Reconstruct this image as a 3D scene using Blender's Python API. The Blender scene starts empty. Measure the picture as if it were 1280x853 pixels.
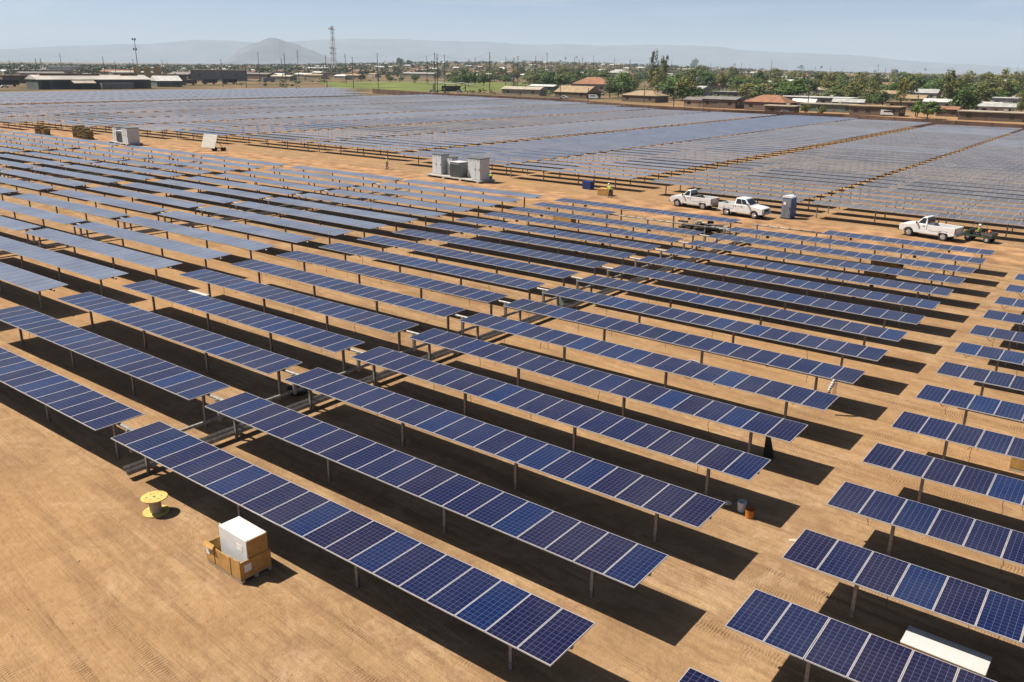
import bpy, bmesh, math, random
from mathutils import Vector, Matrix, noise
R = math.radians
rnd = random.Random(7)
scene = bpy.context.scene
COL = scene.collection
PI = math.pi

# ------------------------------------------------------------------ materials
def new_mat(name):
    m = bpy.data.materials.new(name); m.use_nodes = True
    nt = m.node_tree; b = nt.nodes['Principled BSDF']
    return m, nt, b

def N(nt, t, **kw):
    n = nt.nodes.new(t)
    for k, v in kw.items(): setattr(n, k, v)
    return n

def ramp(nt, stops):
    r = N(nt, 'ShaderNodeValToRGB'); e = r.color_ramp.elements
    while len(e) < len(stops): e.new(0.5)
    for el, (p, c) in zip(e, stops):
        el.position = p; el.color = (*c, 1) if len(c) == 3 else c
    return r

def plain(name, col, rough=0.6, var=0.12, scale=3.0, metal=0.0, spec=0.4, rand=0.0, bump=0.0):
    """base colour broken up by a noise (wear, dirt) and, if asked, by a per-object tint"""
    m, nt, b = new_mat(name)
    tc = N(nt, 'ShaderNodeTexCoord')
    nz = N(nt, 'ShaderNodeTexNoise'); nz.inputs['Scale'].default_value = scale; nz.inputs['Detail'].default_value = 5
    nt.links.new(tc.outputs['Object'], nz.inputs['Vector'])
    lo = tuple(max(0, c * (1 - var * 1.6)) for c in col); hi = tuple(min(1, c * (1 + var)) for c in col)
    r = ramp(nt, [(0.3, lo), (0.7, hi)])
    nt.links.new(nz.outputs['Fac'], r.inputs['Fac'])
    out = r.outputs['Color']
    if rand:
        oi = N(nt, 'ShaderNodeObjectInfo')
        mr = N(nt, 'ShaderNodeMapRange'); mr.inputs['To Min'].default_value = 1 - rand; mr.inputs['To Max'].default_value = 1 + rand
        nt.links.new(oi.outputs['Random'], mr.inputs['Value'])
        mx = N(nt, 'ShaderNodeVectorMath', operation='SCALE')
        nt.links.new(out, mx.inputs[0]); nt.links.new(mr.outputs['Result'], mx.inputs['Scale'])
        out = mx.outputs['Vector']
    nt.links.new(out, b.inputs['Base Color'])
    b.inputs['Roughness'].default_value = rough; b.inputs['Metallic'].default_value = metal
    b.inputs['Specular IOR Level'].default_value = spec
    if bump:
        bp = N(nt, 'ShaderNodeBump'); bp.inputs['Strength'].default_value = bump; bp.inputs['Distance'].default_value = 0.05
        nt.links.new(nz.outputs['Fac'], bp.inputs['Height']); nt.links.new(bp.outputs['Normal'], b.inputs['Normal'])
    return m

def leaf_mat(name, dark, light):
    m, nt, b = new_mat(name)
    g = N(nt, 'ShaderNodeNewGeometry')
    oi = N(nt, 'ShaderNodeObjectInfo')
    tc = N(nt, 'ShaderNodeTexCoord')
    nz = N(nt, 'ShaderNodeTexNoise'); nz.inputs['Scale'].default_value = 0.6
    nt.links.new(tc.outputs['Object'], nz.inputs['Vector'])
    ad = N(nt, 'ShaderNodeMath', operation='ADD'); nt.links.new(g.outputs['Random Per Island'], ad.inputs[0]); nt.links.new(nz.outputs['Fac'], ad.inputs[1])
    ad2 = N(nt, 'ShaderNodeMath', operation='ADD'); nt.links.new(ad.outputs[0], ad2.inputs[0]); nt.links.new(oi.outputs['Random'], ad2.inputs[1])
    r = ramp(nt, [(0.25, dark), (0.8, light)])
    dv = N(nt, 'ShaderNodeMath', operation='DIVIDE'); dv.inputs[1].default_value = 2.5
    nt.links.new(ad2.outputs[0], dv.inputs[0]); nt.links.new(dv.outputs[0], r.inputs['Fac'])
    nt.links.new(r.outputs['Color'], b.inputs['Base Color'])
    b.inputs['Roughness'].default_value = 0.65; b.inputs['Specular IOR Level'].default_value = 0.25
    return m

def glass_mat(name, tint, dust_sheen=(0.0, 0.05), rough=0.24, ior=1.36, overlay=(0.31, 0.285, 0.25)):
    """silicon cells under glass: 6 x 12 polycrystalline cells with silver gaps and bus bars, tone differing by module"""
    m, nt, b = new_mat(name)
    uv = N(nt, 'ShaderNodeUVMap'); uv.uv_map = 'UVMap'
    sep = N(nt, 'ShaderNodeSeparateXYZ'); nt.links.new(uv.outputs['UV'], sep.inputs[0])
    def lines(sock, n, w):
        a = N(nt, 'ShaderNodeMath', operation='MULTIPLY'); a.inputs[1].default_value = n; nt.links.new(sock, a.inputs[0])
        f = N(nt, 'ShaderNodeMath', operation='FRACT'); nt.links.new(a.outputs[0], f.inputs[0])
        d = N(nt, 'ShaderNodeMath', operation='SUBTRACT'); d.inputs[1].default_value = 0.5; nt.links.new(f.outputs[0], d.inputs[0])
        ab = N(nt, 'ShaderNodeMath', operation='ABSOLUTE'); nt.links.new(d.outputs[0], ab.inputs[0])
        g = N(nt, 'ShaderNodeMath', operation='GREATER_THAN'); g.inputs[1].default_value = 0.5 - w; nt.links.new(ab.outputs[0], g.inputs[0])
        return g.outputs[0]
    lx = lines(sep.outputs['X'], 6, 0.026); ly = lines(sep.outputs['Y'], 12, 0.022)
    mxl = N(nt, 'ShaderNodeMath', operation='MAXIMUM'); nt.links.new(lx, mxl.inputs[0]); nt.links.new(ly, mxl.inputs[1])
    oi = N(nt, 'ShaderNodeObjectInfo'); g = N(nt, 'ShaderNodeNewGeometry')
    ad = N(nt, 'ShaderNodeMath', operation='MULTIPLY_ADD'); ad.inputs[1].default_value = 17.31
    nt.links.new(oi.outputs['Random'], ad.inputs[0]); nt.links.new(g.outputs['Random Per Island'], ad.inputs[2])
    wn = N(nt, 'ShaderNodeTexWhiteNoise', noise_dimensions='1D'); nt.links.new(ad.outputs[0], wn.inputs['W'])
    r = ramp(nt, [(0.0, tint[0]), (0.62, tint[1]), (0.95, tint[2]), (1.0, tint[3])])
    nt.links.new(wn.outputs['Value'], r.inputs['Fac'])
    # crystal flecks inside the cells
    tc = N(nt, 'ShaderNodeTexCoord')
    vz = N(nt, 'ShaderNodeTexVoronoi'); vz.inputs['Scale'].default_value = 45
    nt.links.new(tc.outputs['Object'], vz.inputs['Vector'])
    hsv = N(nt, 'ShaderNodeHueSaturation')
    mrv = N(nt, 'ShaderNodeMapRange'); mrv.inputs['To Min'].default_value = 0.75; mrv.inputs['To Max'].default_value = 1.3
    sepc = N(nt, 'ShaderNodeSeparateColor'); nt.links.new(vz.outputs['Color'], sepc.inputs[0])
    nt.links.new(sepc.outputs[0], mrv.inputs['Value']); nt.links.new(mrv.outputs['Result'], hsv.inputs['Value'])
    nt.links.new(r.outputs['Color'], hsv.inputs['Color'])
    mix = N(nt, 'ShaderNodeMix', data_type='RGBA'); mix.inputs[7].default_value = (0.080, 0.090, 0.150, 1)
    nt.links.new(mxl.outputs[0], mix.inputs[0]); nt.links.new(hsv.outputs['Color'], mix.inputs[6])
    # pale tint over the cells: dusty grime on some, painted sky sheen on others
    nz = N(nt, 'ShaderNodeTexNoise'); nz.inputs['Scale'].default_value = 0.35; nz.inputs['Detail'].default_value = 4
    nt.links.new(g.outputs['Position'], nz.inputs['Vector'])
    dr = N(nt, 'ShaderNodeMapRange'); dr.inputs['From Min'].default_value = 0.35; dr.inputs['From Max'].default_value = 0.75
    dr.inputs['To Min'].default_value = dust_sheen[0]; dr.inputs['To Max'].default_value = dust_sheen[1]
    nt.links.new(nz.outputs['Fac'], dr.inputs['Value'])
    mix2 = N(nt, 'ShaderNodeMix', data_type='RGBA'); mix2.inputs[7].default_value = (*overlay, 1)
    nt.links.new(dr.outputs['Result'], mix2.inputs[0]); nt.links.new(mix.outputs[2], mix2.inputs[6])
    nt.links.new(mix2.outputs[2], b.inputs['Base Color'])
    b.inputs['Roughness'].default_value = rough; b.inputs['IOR'].default_value = ior
    b.inputs['Specular IOR Level'].default_value = 0.5
    return m

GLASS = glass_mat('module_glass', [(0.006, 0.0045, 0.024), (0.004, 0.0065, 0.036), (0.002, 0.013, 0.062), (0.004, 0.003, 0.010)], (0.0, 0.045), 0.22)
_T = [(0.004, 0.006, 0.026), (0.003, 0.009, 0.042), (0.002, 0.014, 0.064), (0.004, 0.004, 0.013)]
GLASS_SHEEN = glass_mat('module_glass_sheen', _T, (0.26, 0.48), 0.30, 1.55, (0.27, 0.305, 0.355))  # pale blue sky reflection painted into the base colour, for the left columns
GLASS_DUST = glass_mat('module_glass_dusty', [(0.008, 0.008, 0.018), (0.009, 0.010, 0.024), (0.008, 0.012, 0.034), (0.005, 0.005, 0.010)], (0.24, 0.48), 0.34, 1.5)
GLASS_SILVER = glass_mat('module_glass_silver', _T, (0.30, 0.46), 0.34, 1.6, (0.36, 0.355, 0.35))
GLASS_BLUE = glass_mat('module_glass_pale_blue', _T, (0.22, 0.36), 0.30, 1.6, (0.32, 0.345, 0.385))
FRAME = plain('aluminium_frame', (0.46, 0.44, 0.44), 0.45, 0.06, 6, 0.3)
BACKSHEET = plain('module_backsheet', (0.12, 0.12, 0.13), 0.6)
STEEL = plain('galvanised_steel', (0.25, 0.235, 0.22), 0.55, 0.25, 7, 0.25)
DARKSTEEL = plain('dark_steel', (0.10, 0.095, 0.09), 0.5, 0.3, 5, 0.2)
WHITE = plain('white_paint', (0.60, 0.60, 0.585), 0.3, 0.06, 2, 0, 0.5)
CABINET = plain('cabinet_paint', (0.47, 0.49, 0.50), 0.4, 0.05, 1.2)
CABROOF = plain('cabinet_roof', (0.10, 0.11, 0.10), 0.5)
GREYFIN = plain('transformer_grey', (0.17, 0.19, 0.19), 0.5, 0.1)
WINDOW = plain('dark_window', (0.015, 0.018, 0.022), 0.08, 0.1, 2, 0, 0.6)
TYRE = plain('tyre_rubber', (0.018, 0.018, 0.018), 0.8)
RIM = plain('wheel_rim', (0.5, 0.5, 0.5), 0.35, 0.1, 5, 0.6)
CHROME = plain('dull_chrome', (0.45, 0.45, 0.46), 0.25, 0.1, 5, 0.8)
LAMP = plain('lamp_lens', (0.75, 0.72, 0.65), 0.15)
REDLAMP = plain('tail_lens', (0.35, 0.02, 0.015), 0.2)
BLACK = plain('black_plastic', (0.02, 0.02, 0.02), 0.5)
WOOD = plain('raw_plywood', (0.52, 0.36, 0.10), 0.75, 0.18, 6)
WOODPALE = plain('pale_wood', (0.40, 0.33, 0.22), 0.75, 0.15, 8)
CARD = plain('cardboard', (0.41, 0.225, 0.065), 0.8, 0.14, 4)
CARDDARK = plain('cardboard_inside', (0.30, 0.19, 0.09), 0.85, 0.15, 4)
PAPER = plain('paper_label', (0.72, 0.70, 0.66), 0.7)
FOAM = plain('white_foam', (0.44, 0.44, 0.42), 0.6, 0.03)
CONCRETE = plain('concrete', (0.34, 0.31, 0.27), 0.85, 0.12, 2)
POLEWOOD = plain('pole_wood', (0.075, 0.052, 0.04), 0.85, 0.25, 3)
CERAMIC = plain('insulator', (0.5, 0.5, 0.48), 0.3)
BLUEPLASTIC = plain('blue_plastic', (0.04, 0.10, 0.30), 0.45)
GREYPLASTIC = plain('grey_plastic', (0.16, 0.17, 0.19), 0.45)
NAVYBIN = plain('navy_bin', (0.012, 0.03, 0.13), 0.5)
ORANGE = plain('orange_plastic', (0.42, 0.15, 0.02), 0.5)
BUCKET = plain('white_bucket', (0.66, 0.66, 0.68), 0.5)
HIVIS = plain('hi_vis_cloth', (0.42, 0.62, 0.06), 0.7)
DENIM = plain('work_trousers', (0.05, 0.06, 0.09), 0.85)
SHIRT = plain('dark_shirt', (0.07, 0.07, 0.08), 0.85)
SKIN = plain('skin', (0.42, 0.24, 0.16), 0.55)
HELMET = plain('hard_hat', (0.80, 0.80, 0.76), 0.35)
BOOT = plain('boot', (0.06, 0.04, 0.03), 0.7)
TWIGS = plain('dry_twigs', (0.13, 0.085, 0.03), 0.9, 0.4, 9)
CLOTH = plain('white_cloth', (0.42, 0.40, 0.40), 0.8)
RUST = plain('rust_cloth', (0.22, 0.08, 0.05), 0.8)
BARK = plain('bark', (0.10, 0.07, 0.05), 0.9, 0.3, 4)
FENCE = plain('fence_screen', (0.085, 0.045, 0.030), 0.85, 0.3, 0.25)
LEAF_A = leaf_mat('leaf_deep_green', (0.024, 0.051, 0.010), (0.104, 0.159, 0.032))
LEAF_B = leaf_mat('leaf_olive', (0.056, 0.068, 0.012), (0.183, 0.181, 0.044))
LEAF_C = leaf_mat('leaf_grey_green', (0.037, 0.059, 0.017), (0.128, 0.159, 0.056))
LEAF_FAR = leaf_mat('leaf_distant', (0.034, 0.049, 0.018), (0.104, 0.122, 0.051))

def ground_mat():
    m, nt, b = new_mat('desert_soil')
    g = N(nt, 'ShaderNodeNewGeometry')
    def noise_(scale, detail=6, sx=1, sy=1, rot=0.0, rough=0.55, dist=0.0):
        mp = N(nt, 'ShaderNodeMapping'); mp.vector_type = 'TEXTURE'; mp.inputs['Scale'].default_value = (sx, sy, 1); mp.inputs['Rotation'].default_value = (0, 0, rot)
        nt.links.new(g.outputs['Position'], mp.inputs['Vector'])
        n = N(nt, 'ShaderNodeTexNoise'); n.inputs['Scale'].default_value = scale; n.inputs['Detail'].default_value = detail
        n.inputs['Roughness'].default_value = rough; n.inputs['Distortion'].default_value = dist
        nt.links.new(mp.outputs[0], n.inputs['Vector']); return n.outputs['Fac']
    big = noise_(0.035, 5); mid = noise_(0.35, 6, dist=0.6); fine = noise_(3.4, 8, rough=0.62)
    streak = noise_(1.15, 5, 14.0, 1.0, R(-5), 0.62, 0.35); streak2 = noise_(0.8, 4, 1.0, 9.0, R(2), 0.6, 0.3); streak3 = noise_(3.2, 4, 18.0, 1.0, R(-5), 0.6, 0.2)
    r1 = ramp(nt, [(0.30, (0.216, 0.134, 0.067)), (0.52, (0.307, 0.196, 0.101)), (0.75, (0.382, 0.258, 0.145))])
    nt.links.new(mid, r1.inputs['Fac'])
    def mixc(fac, a, bcol, blend='MIX'):
        x = N(nt, 'ShaderNodeMix', data_type='RGBA', blend_type=blend)
        if isinstance(fac, float): x.inputs[0].default_value = fac
        else: nt.links.new(fac, x.inputs[0])
        nt.links.new(a, x.inputs[6])
        if isinstance(bcol, tuple): x.inputs[7].default_value = (*bcol, 1)
        else: nt.links.new(bcol, x.inputs[7])
        return x.outputs[2]
    def rng(s, a, bb, lo=0.0, hi=1.0):
        x = N(nt, 'ShaderNodeMapRange'); x.inputs['From Min'].default_value = a; x.inputs['From Max'].default_value = bb
        x.inputs['To Min'].default_value = lo; x.inputs['To Max'].default_value = hi
        nt.links.new(s, x.inputs['Value']); return x.outputs['Result']
    c = r1.outputs['Color']
    sm = N(nt, 'ShaderNodeMath', operation='MULTIPLY'); nt.links.new(rng(streak3, 0.47, 0.66, 0, 0.75), sm.inputs[0]); nt.links.new(rng(mid, 0.40, 0.60, 0.1, 1.0), sm.inputs[1])
    c = mixc(sm.outputs[0], c, (0.164, 0.101, 0.051))
    c = mixc(rng(streak, 0.48, 0.64, 0, 0.80), c, (0.184, 0.111, 0.057))
    c = mixc(rng(streak2, 0.55, 0.72, 0, 0.30), c, (0.398, 0.276, 0.158))
    patch = noise_(1.1, 9, 1.6, 1.0, R(-5), 0.72, 0.8); patch2 = noise_(0.45, 8, 1.3, 1.0, R(20), 0.7, 1.2); grit = noise_(22.0, 4, rough=0.8)
    c = mixc(rng(patch, 0.49, 0.62, 0, 0.70), c, (0.197, 0.111, 0.061))
    c = mixc(rng(patch2, 0.54, 0.68, 0, 0.55), c, (0.409, 0.279, 0.175))
    c = mixc(rng(grit, 0.34, 0.54, 0.55, 0.0), c, (0.159, 0.093, 0.051))
    c = mixc(rng(big, 0.42, 0.66, 0, 0.6), c, (0.326, 0.184, 0.081))
    c = mixc(rng(fine, 0.25, 0.5, 0.45, 0.0), c, (0.159, 0.096, 0.047))
    # town and open land beyond the plant: browner, patchy scrub
    sp = N(nt, 'ShaderNodeSeparateXYZ'); nt.links.new(g.outputs['Position'], sp.inputs[0])
    far = N(nt, 'ShaderNodeMapRange'); far.inputs['From Min'].default_value = 330; far.inputs['From Max'].default_value = 420
    ln = N(nt, 'ShaderNodeVectorMath', operation='LENGTH'); nt.links.new(g.outputs['Position'], ln.inputs[0])
    nt.links.new(ln.outputs['Value'], far.inputs['Value'])
    scrub = noise_(0.02, 6, rough=0.65)
    r2 = ramp(nt, [(0.38, (0.060, 0.056, 0.024)), (0.50, (0.125, 0.088, 0.048)), (0.64, (0.200, 0.130, 0.075))])
    nt.links.new(scrub, r2.inputs['Fac'])
    c = mixc(far.outputs['Result'], c, r2.outputs['Color'])
    nt.links.new(c, b.inputs['Base Color'])
    b.inputs['Roughness'].default_value = 0.95; b.inputs['Specular IOR Level'].default_value = 0.1
    wv = N(nt, 'ShaderNodeTexWave', wave_type='BANDS', bands_direction='X'); wv.inputs['Scale'].default_value = 3.2; wv.inputs['Distortion'].default_value = 7.0; wv.inputs['Detail'].default_value = 2; wv.inputs['Detail Scale'].default_value = 0.8
    nt.links.new(g.outputs['Position'], wv.inputs['Vector'])
    tm = N(nt, 'ShaderNodeMath', operation='MULTIPLY'); nt.links.new(wv.outputs['Fac'], tm.inputs[0]); tq = N(nt, 'ShaderNodeMath', operation='MULTIPLY'); nt.links.new(rng(streak, 0.47, 0.62, 0, 0.16), tq.inputs[0]); nt.links.new(rng(noise_(0.8, 3), 0.42, 0.62, 0.0, 1.0), tq.inputs[1]); nt.links.new(tq.outputs[0], tm.inputs[1])
    c2 = mixc(rng(tm.outputs[0], 0.0, 0.30, 0, 0.20), c, (0.175, 0.109, 0.056)); nt.links.new(c2, b.inputs['Base Color'])
    h0 = N(nt, 'ShaderNodeMath', operation='ADD'); nt.links.new(streak, h0.inputs[0]); nt.links.new(tm.outputs[0], h0.inputs[1])
    h1 = N(nt, 'ShaderNodeMath', operation='MULTIPLY_ADD'); h1.inputs[1].default_value = 0.38
    hf = N(nt, 'ShaderNodeMath', operation='ADD'); nt.links.new(fine, hf.inputs[0]); nt.links.new(patch, hf.inputs[1]); nt.links.new(hf.outputs[0], h1.inputs[0]); nt.links.new(h0.outputs[0], h1.inputs[2])
    bp = N(nt, 'ShaderNodeBump'); bp.inputs['Strength'].default_value = 0.9; bp.inputs['Distance'].default_value = 0.16
    nt.links.new(h1.outputs[0], bp.inputs['Height']); nt.links.new(bp.outputs['Normal'], b.inputs['Normal'])
    return m
SOIL = ground_mat()
ROAD = plain('tracked_dirt', (0.31, 0.178, 0.090), 0.95, 0.30, 0.5, 0, 0.1)
GRASS = plain('dry_turf', (0.125, 0.145, 0.038), 0.9, 0.35, 0.03, 0, 0.1)
HILL = plain('bare_rock', (0.11, 0.105, 0.12), 0.95, 0.3, 0.002, 0, 0.1)

# ------------------------------------------------------------------ mesh builder
class MB:
    def __init__(s): s.v = []; s.f = []; s.m = []; s.uv = {}
    def face(s, pts, m=0, uv=None):
        i = len(s.v); s.v += [tuple(p) for p in pts]; s.f.append(tuple(range(i, i + len(pts)))); s.m.append(m)
        if uv: s.uv[len(s.f) - 1] = uv
    def poly(s, verts, faces, m=0):
        i = len(s.v); s.v += [tuple(p) for p in verts]
        for f in faces: s.f.append(tuple(i + k for k in f)); s.m.append(m)
    def box(s, c, d, m=0, rz=0.0, top=None, M=None):
        """box centred at c, size d; top=(sx,sy) scales the upper face; M optional matrix"""
        tx, ty = top or (1, 1)
        hx, hy, hz = d[0] / 2, d[1] / 2, d[2] / 2
        p = [Vector((a * hx * (tx if z > 0 else 1), bb * hy * (ty if z > 0 else 1), z * hz)) for z in (-1, 1) for a, bb in ((-1, -1), (1, -1), (1, 1), (-1, 1))]
        if M is not None: p = [M @ q for q in p]
        cs, sn = math.cos(rz), math.sin(rz)
        p = [(c[0] + q.x * cs - q.y * sn, c[1] + q.x * sn + q.y * cs, c[2] + q.z) for q in p]
        s.poly(p, [(3, 2, 1, 0), (4, 5, 6, 7), (0, 1, 5, 4), (1, 2, 6, 5), (2, 3, 7, 6), (3, 0, 4, 7)], m)
    def tube(s, a, b, r0, r1=None, n=8, m=0, cap=True):
        r1 = r0 if r1 is None else r1
        a, b = Vector(a), Vector(b); d = (b - a).normalized()
        u = d.orthogonal().normalized(); w = d.cross(u)
        vs = []
        for P_, r in ((a, r0), (b, r1)):
            for k in range(n):
                t = 2 * PI * k / n; vs.append(P_ + u * r * math.cos(t) + w * r * math.sin(t))
        fs = [(k, (k + 1) % n, n + (k + 1) % n, n + k) for k in range(n)]
        if cap: fs += [tuple(range(n - 1, -1, -1)), tuple(range(n, 2 * n))]
        s.poly(vs, fs, m)
    def prism(s, prof, y0, y1, m=0, axis='y'):
        """profile of (x,z) points extruded along y (or (y,z) along x)"""
        n = len(prof)
        if axis == 'y': vs = [(x, y0, z) for x, z in prof] + [(x, y1, z) for x, z in prof]
        else: vs = [(y0, x, z) for x, z in prof] + [(y1, x, z) for x, z in prof]
        fs = [(k, (k + 1) % n, n + (k + 1) % n, n + k) for k in range(n)] + [tuple(range(n - 1, -1, -1)), tuple(range(n, 2 * n))]
        s.poly(vs, fs, m)
    def mesh(s, name, mats, smooth=False):
        me = bpy.data.meshes.new(name); me.from_pydata(s.v, [], s.f); me.update()
        for m in mats: me.materials.append(m)
        me.polygons.foreach_set('material_index', s.m)
        if s.uv:
            ul = me.uv_layers.new(name='UVMap')
            for fi, uv in s.uv.items():
                for k, li in enumerate(me.polygons[fi].loop_indices): ul.data[li].uv = uv[k]
        if smooth: me.polygons.foreach_set('use_smooth', [True] * len(me.polygons))
        return me
    def obj(s, name, mats, parent=None, smooth=False, bevel=0.0, fix=False):
        if not isinstance(mats, (list, tuple)): mats = [mats]
        me = s.mesh(name, mats, smooth)
        if fix:
            bm = bmesh.new(); bm.from_mesh(me); bmesh.ops.remove_doubles(bm, verts=bm.verts, dist=1e-4)
            bmesh.ops.recalc_face_normals(bm, faces=bm.faces); bm.to_mesh(me); bm.free()
        o = bpy.data.objects.new(name, me); COL.objects.link(o)
        if parent: o.parent = parent
        if bevel:
            md = o.modifiers.new('bevel', 'BEVEL'); md.width = bevel; md.segments = 2; md.limit_method = 'ANGLE'; md.angle_limit = R(40)
        return o

def tag(o, label=None, cat=None, group=None, kind=None):
    if label: o['label'] = label
    if cat: o['category'] = cat
    if group: o['group'] = group
    if kind: o['kind'] = kind
    return o
def thing(name, label, cat, loc=(0, 0, 0), rz=0.0, group=None):
    o = bpy.data.objects.new(name, None); COL.objects.link(o); o.empty_display_size = 0.2
    o.location = loc; o.rotation_euler = (0, 0, rz)
    return tag(o, label, cat, group)
def copy_tree(o, kids):
    c = o.copy(); COL.objects.link(c)
    for k in kids:
        d = k.copy(); COL.objects.link(d); d.parent = c
    return c
def mesh_obj(name, me, parent=None):
    o = bpy.data.objects.new(name, me); COL.objects.link(o)
    if parent: o.parent = parent
    return o

ORD = ['first', 'second', 'third', 'fourth', 'fifth', 'sixth', 'seventh', 'eighth', 'ninth', 'tenth', 'eleventh', 'twelfth', 'thirteenth', 'fourteenth',
       'fifteenth', 'sixteenth', 'seventeenth', 'eighteenth', 'nineteenth', 'twentieth', 'twenty-first', 'twenty-second', 'twenty-third', 'twenty-fourth', 'twenty-fifth', 'twenty-sixth', 'twenty-seventh', 'twenty-eighth']
ORD += ['twenty-ninth', 'thirtieth'] + ['thirty-' + o for o in ORD[:9]] + ['fortieth'] + ['forty-' + o for o in ORD[:9]] + ['fiftieth'] + ['fifty-' + o for o in ORD[:9]]

# ------------------------------------------------------------------ camera
f_, yaw, pitch, roll = 1.0414, -0.6510, 0.3178, 0.0130
cy_, sy_, cp_, sp_ = math.cos(yaw), math.sin(yaw), math.cos(pitch), math.sin(pitch)
fw = Vector((sy_ * cp_, cy_ * cp_, -sp_)); rt = Vector((cy_, -sy_, 0)); up = rt.cross(fw)
rt2 = math.cos(roll) * rt + math.sin(roll) * up; up2 = -math.sin(roll) * rt + math.cos(roll) * up
cam = bpy.data.cameras.new('camera'); cam.sensor_width = 36; cam.lens = 36 * f_ * 1000 / 1280
cam.clip_start = 0.5; cam.clip_end = 80000
co = bpy.data.objects.new('camera', cam); COL.objects.link(co)
M = Matrix((rt2, up2, -fw)).transposed().to_4x4(); M.translation = Vector((28.9926, -13.4689, 14.9935))
co.matrix_world = M; scene.camera = co
CAMP = M.translation.copy()
def scr(x, y, z=0):          # only used to sort labels left to right and to skip what is out of frame
    d = Vector((x, y, z)) - CAMP
    w = d.dot(fw)
    if w < 0.5: return None
    return (640 + f_ * 1000 * d.dot(rt2) / w, 426.5 - f_ * 1000 * d.dot(up2) / w)

# ------------------------------------------------------------------ light
SUN = Vector((-1.10, -0.52, 1.70)).normalized()
sl = bpy.data.lights.new('sun', 'SUN'); sl.energy = 5.0; sl.angle = R(0.5); sl.color = (1.0, 0.93, 0.82)
so = bpy.data.objects.new('sun', sl); COL.objects.link(so)
so.rotation_euler = (-SUN).to_track_quat('-Z', 'Y').to_euler()
w = bpy.data.worlds.new('World'); scene.world = w; w.use_nodes = True
nt = w.node_tree; bg = nt.nodes['Background']
sky = N(nt, 'ShaderNodeTexSky', sky_type='NISHITA'); sky.sun_disc = False
sky.sun_elevation = math.asin(SUN.z); sky.sun_rotation = math.atan2(SUN.x, SUN.y)
sky.air_density = 0.45; sky.dust_density = 0.8; sky.ozone_density = 2.5
wtc = N(nt, 'ShaderNodeTexCoord'); wmp = N(nt, 'ShaderNodeMapping'); wmp.inputs['Scale'].default_value = (2.2, 2.2, 26); wmp.inputs['Rotation'].default_value = (R(4), R(-3), 0)
nt.links.new(wtc.outputs['Generated'], wmp.inputs['Vector'])
wnz = N(nt, 'ShaderNodeTexNoise'); wnz.inputs['Scale'].default_value = 1.3; wnz.inputs['Detail'].default_value = 7; wnz.inputs['Roughness'].default_value = 0.55; wnz.inputs['Distortion'].default_value = 0.6
nt.links.new(wmp.outputs[0], wnz.inputs['Vector'])
wr = ramp(nt, [(0.50, (0, 0, 0)), (0.78, (1, 1, 1))]); nt.links.new(wnz.outputs['Fac'], wr.inputs['Fac'])
wml = N(nt, 'ShaderNodeMath', operation='MULTIPLY'); wml.inputs[1].default_value = 0.28; nt.links.new(wr.outputs['Color'], wml.inputs[0])
wmx = N(nt, 'ShaderNodeMix', data_type='RGBA'); wmx.inputs[7].default_value = (9.5, 9.3, 9.0, 1); nt.links.new(wml.outputs[0], wmx.inputs[0]); nt.links.new(sky.outputs[0], wmx.inputs[6])
nt.links.new(wmx.outputs[2], bg.inputs[0]); bg.inputs[1].default_value = 0.068
vs = scene.view_settings; vs.view_transform = 'Standard'; vs.look = 'None'; vs.exposure = 0.88; vs.gamma = 1.0; vs.use_curve_mapping = False
scene.cycles.use_denoising = True
scene.cycles.max_bounces = 6; scene.cycles.diffuse_bounces = 1; scene.cycles.glossy_bounces = 3; scene.cycles.volume_bounces = 0
scene.cycles.transparent_max_bounces = 4
scene.cycles.sample_clamp_indirect = 5

# ------------------------------------------------------------------ setting: ground
def rise(x, y):
    """the valley floor swells a little far out, ahead of the camera"""
    dx, dy = x - CAMP.x, y - CAMP.y; d = math.hypot(dx, dy)
    a = math.atan2(dx, dy)             # azimuth
    t = min(1, max(0, (d - 900) / 1600)); t = t * t * (3 - 2 * t)
    return 24 * t * math.exp(-((a + 0.62) / 0.27) ** 2)
gm = MB()
rings = [0, 60, 130, 220, 340, 500, 700, 900, 1150, 1400, 1700, 2000, 2500, 3200, 4500, 7000, 12000, 20000, 28000]
NA = 96
gv = []
for r in rings:
    for k in range(NA):
        t = 2 * PI * k / NA; x = CAMP.x + r * math.sin(t); y = CAMP.y + r * math.cos(t)
        gv.append((x, y, rise(x, y)))
gf = [(i * NA + k, (i + 1) * NA + k, (i + 1) * NA + (k + 1) % NA, i * NA + (k + 1) % NA) for i in range(1, len(rings) - 1) for k in range(NA)]
gf += [(0, NA + k, NA + (k + 1) % NA) for k in range(NA)]
gm.poly(gv, gf)
o = gm.obj('ground', SOIL, smooth=True); tag(o, kind='structure')
bm = bmesh.new(); bm.from_mesh(o.data); bmesh.ops.remove_doubles(bm, verts=bm.verts, dist=0.01); bmesh.ops.recalc_face_normals(bm, faces=bm.faces)
if sum(f.normal.z for f in bm.faces) < 0: bmesh.ops.reverse_faces(bm, faces=bm.faces)
bm.to_mesh(o.data); bm.free()

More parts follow.
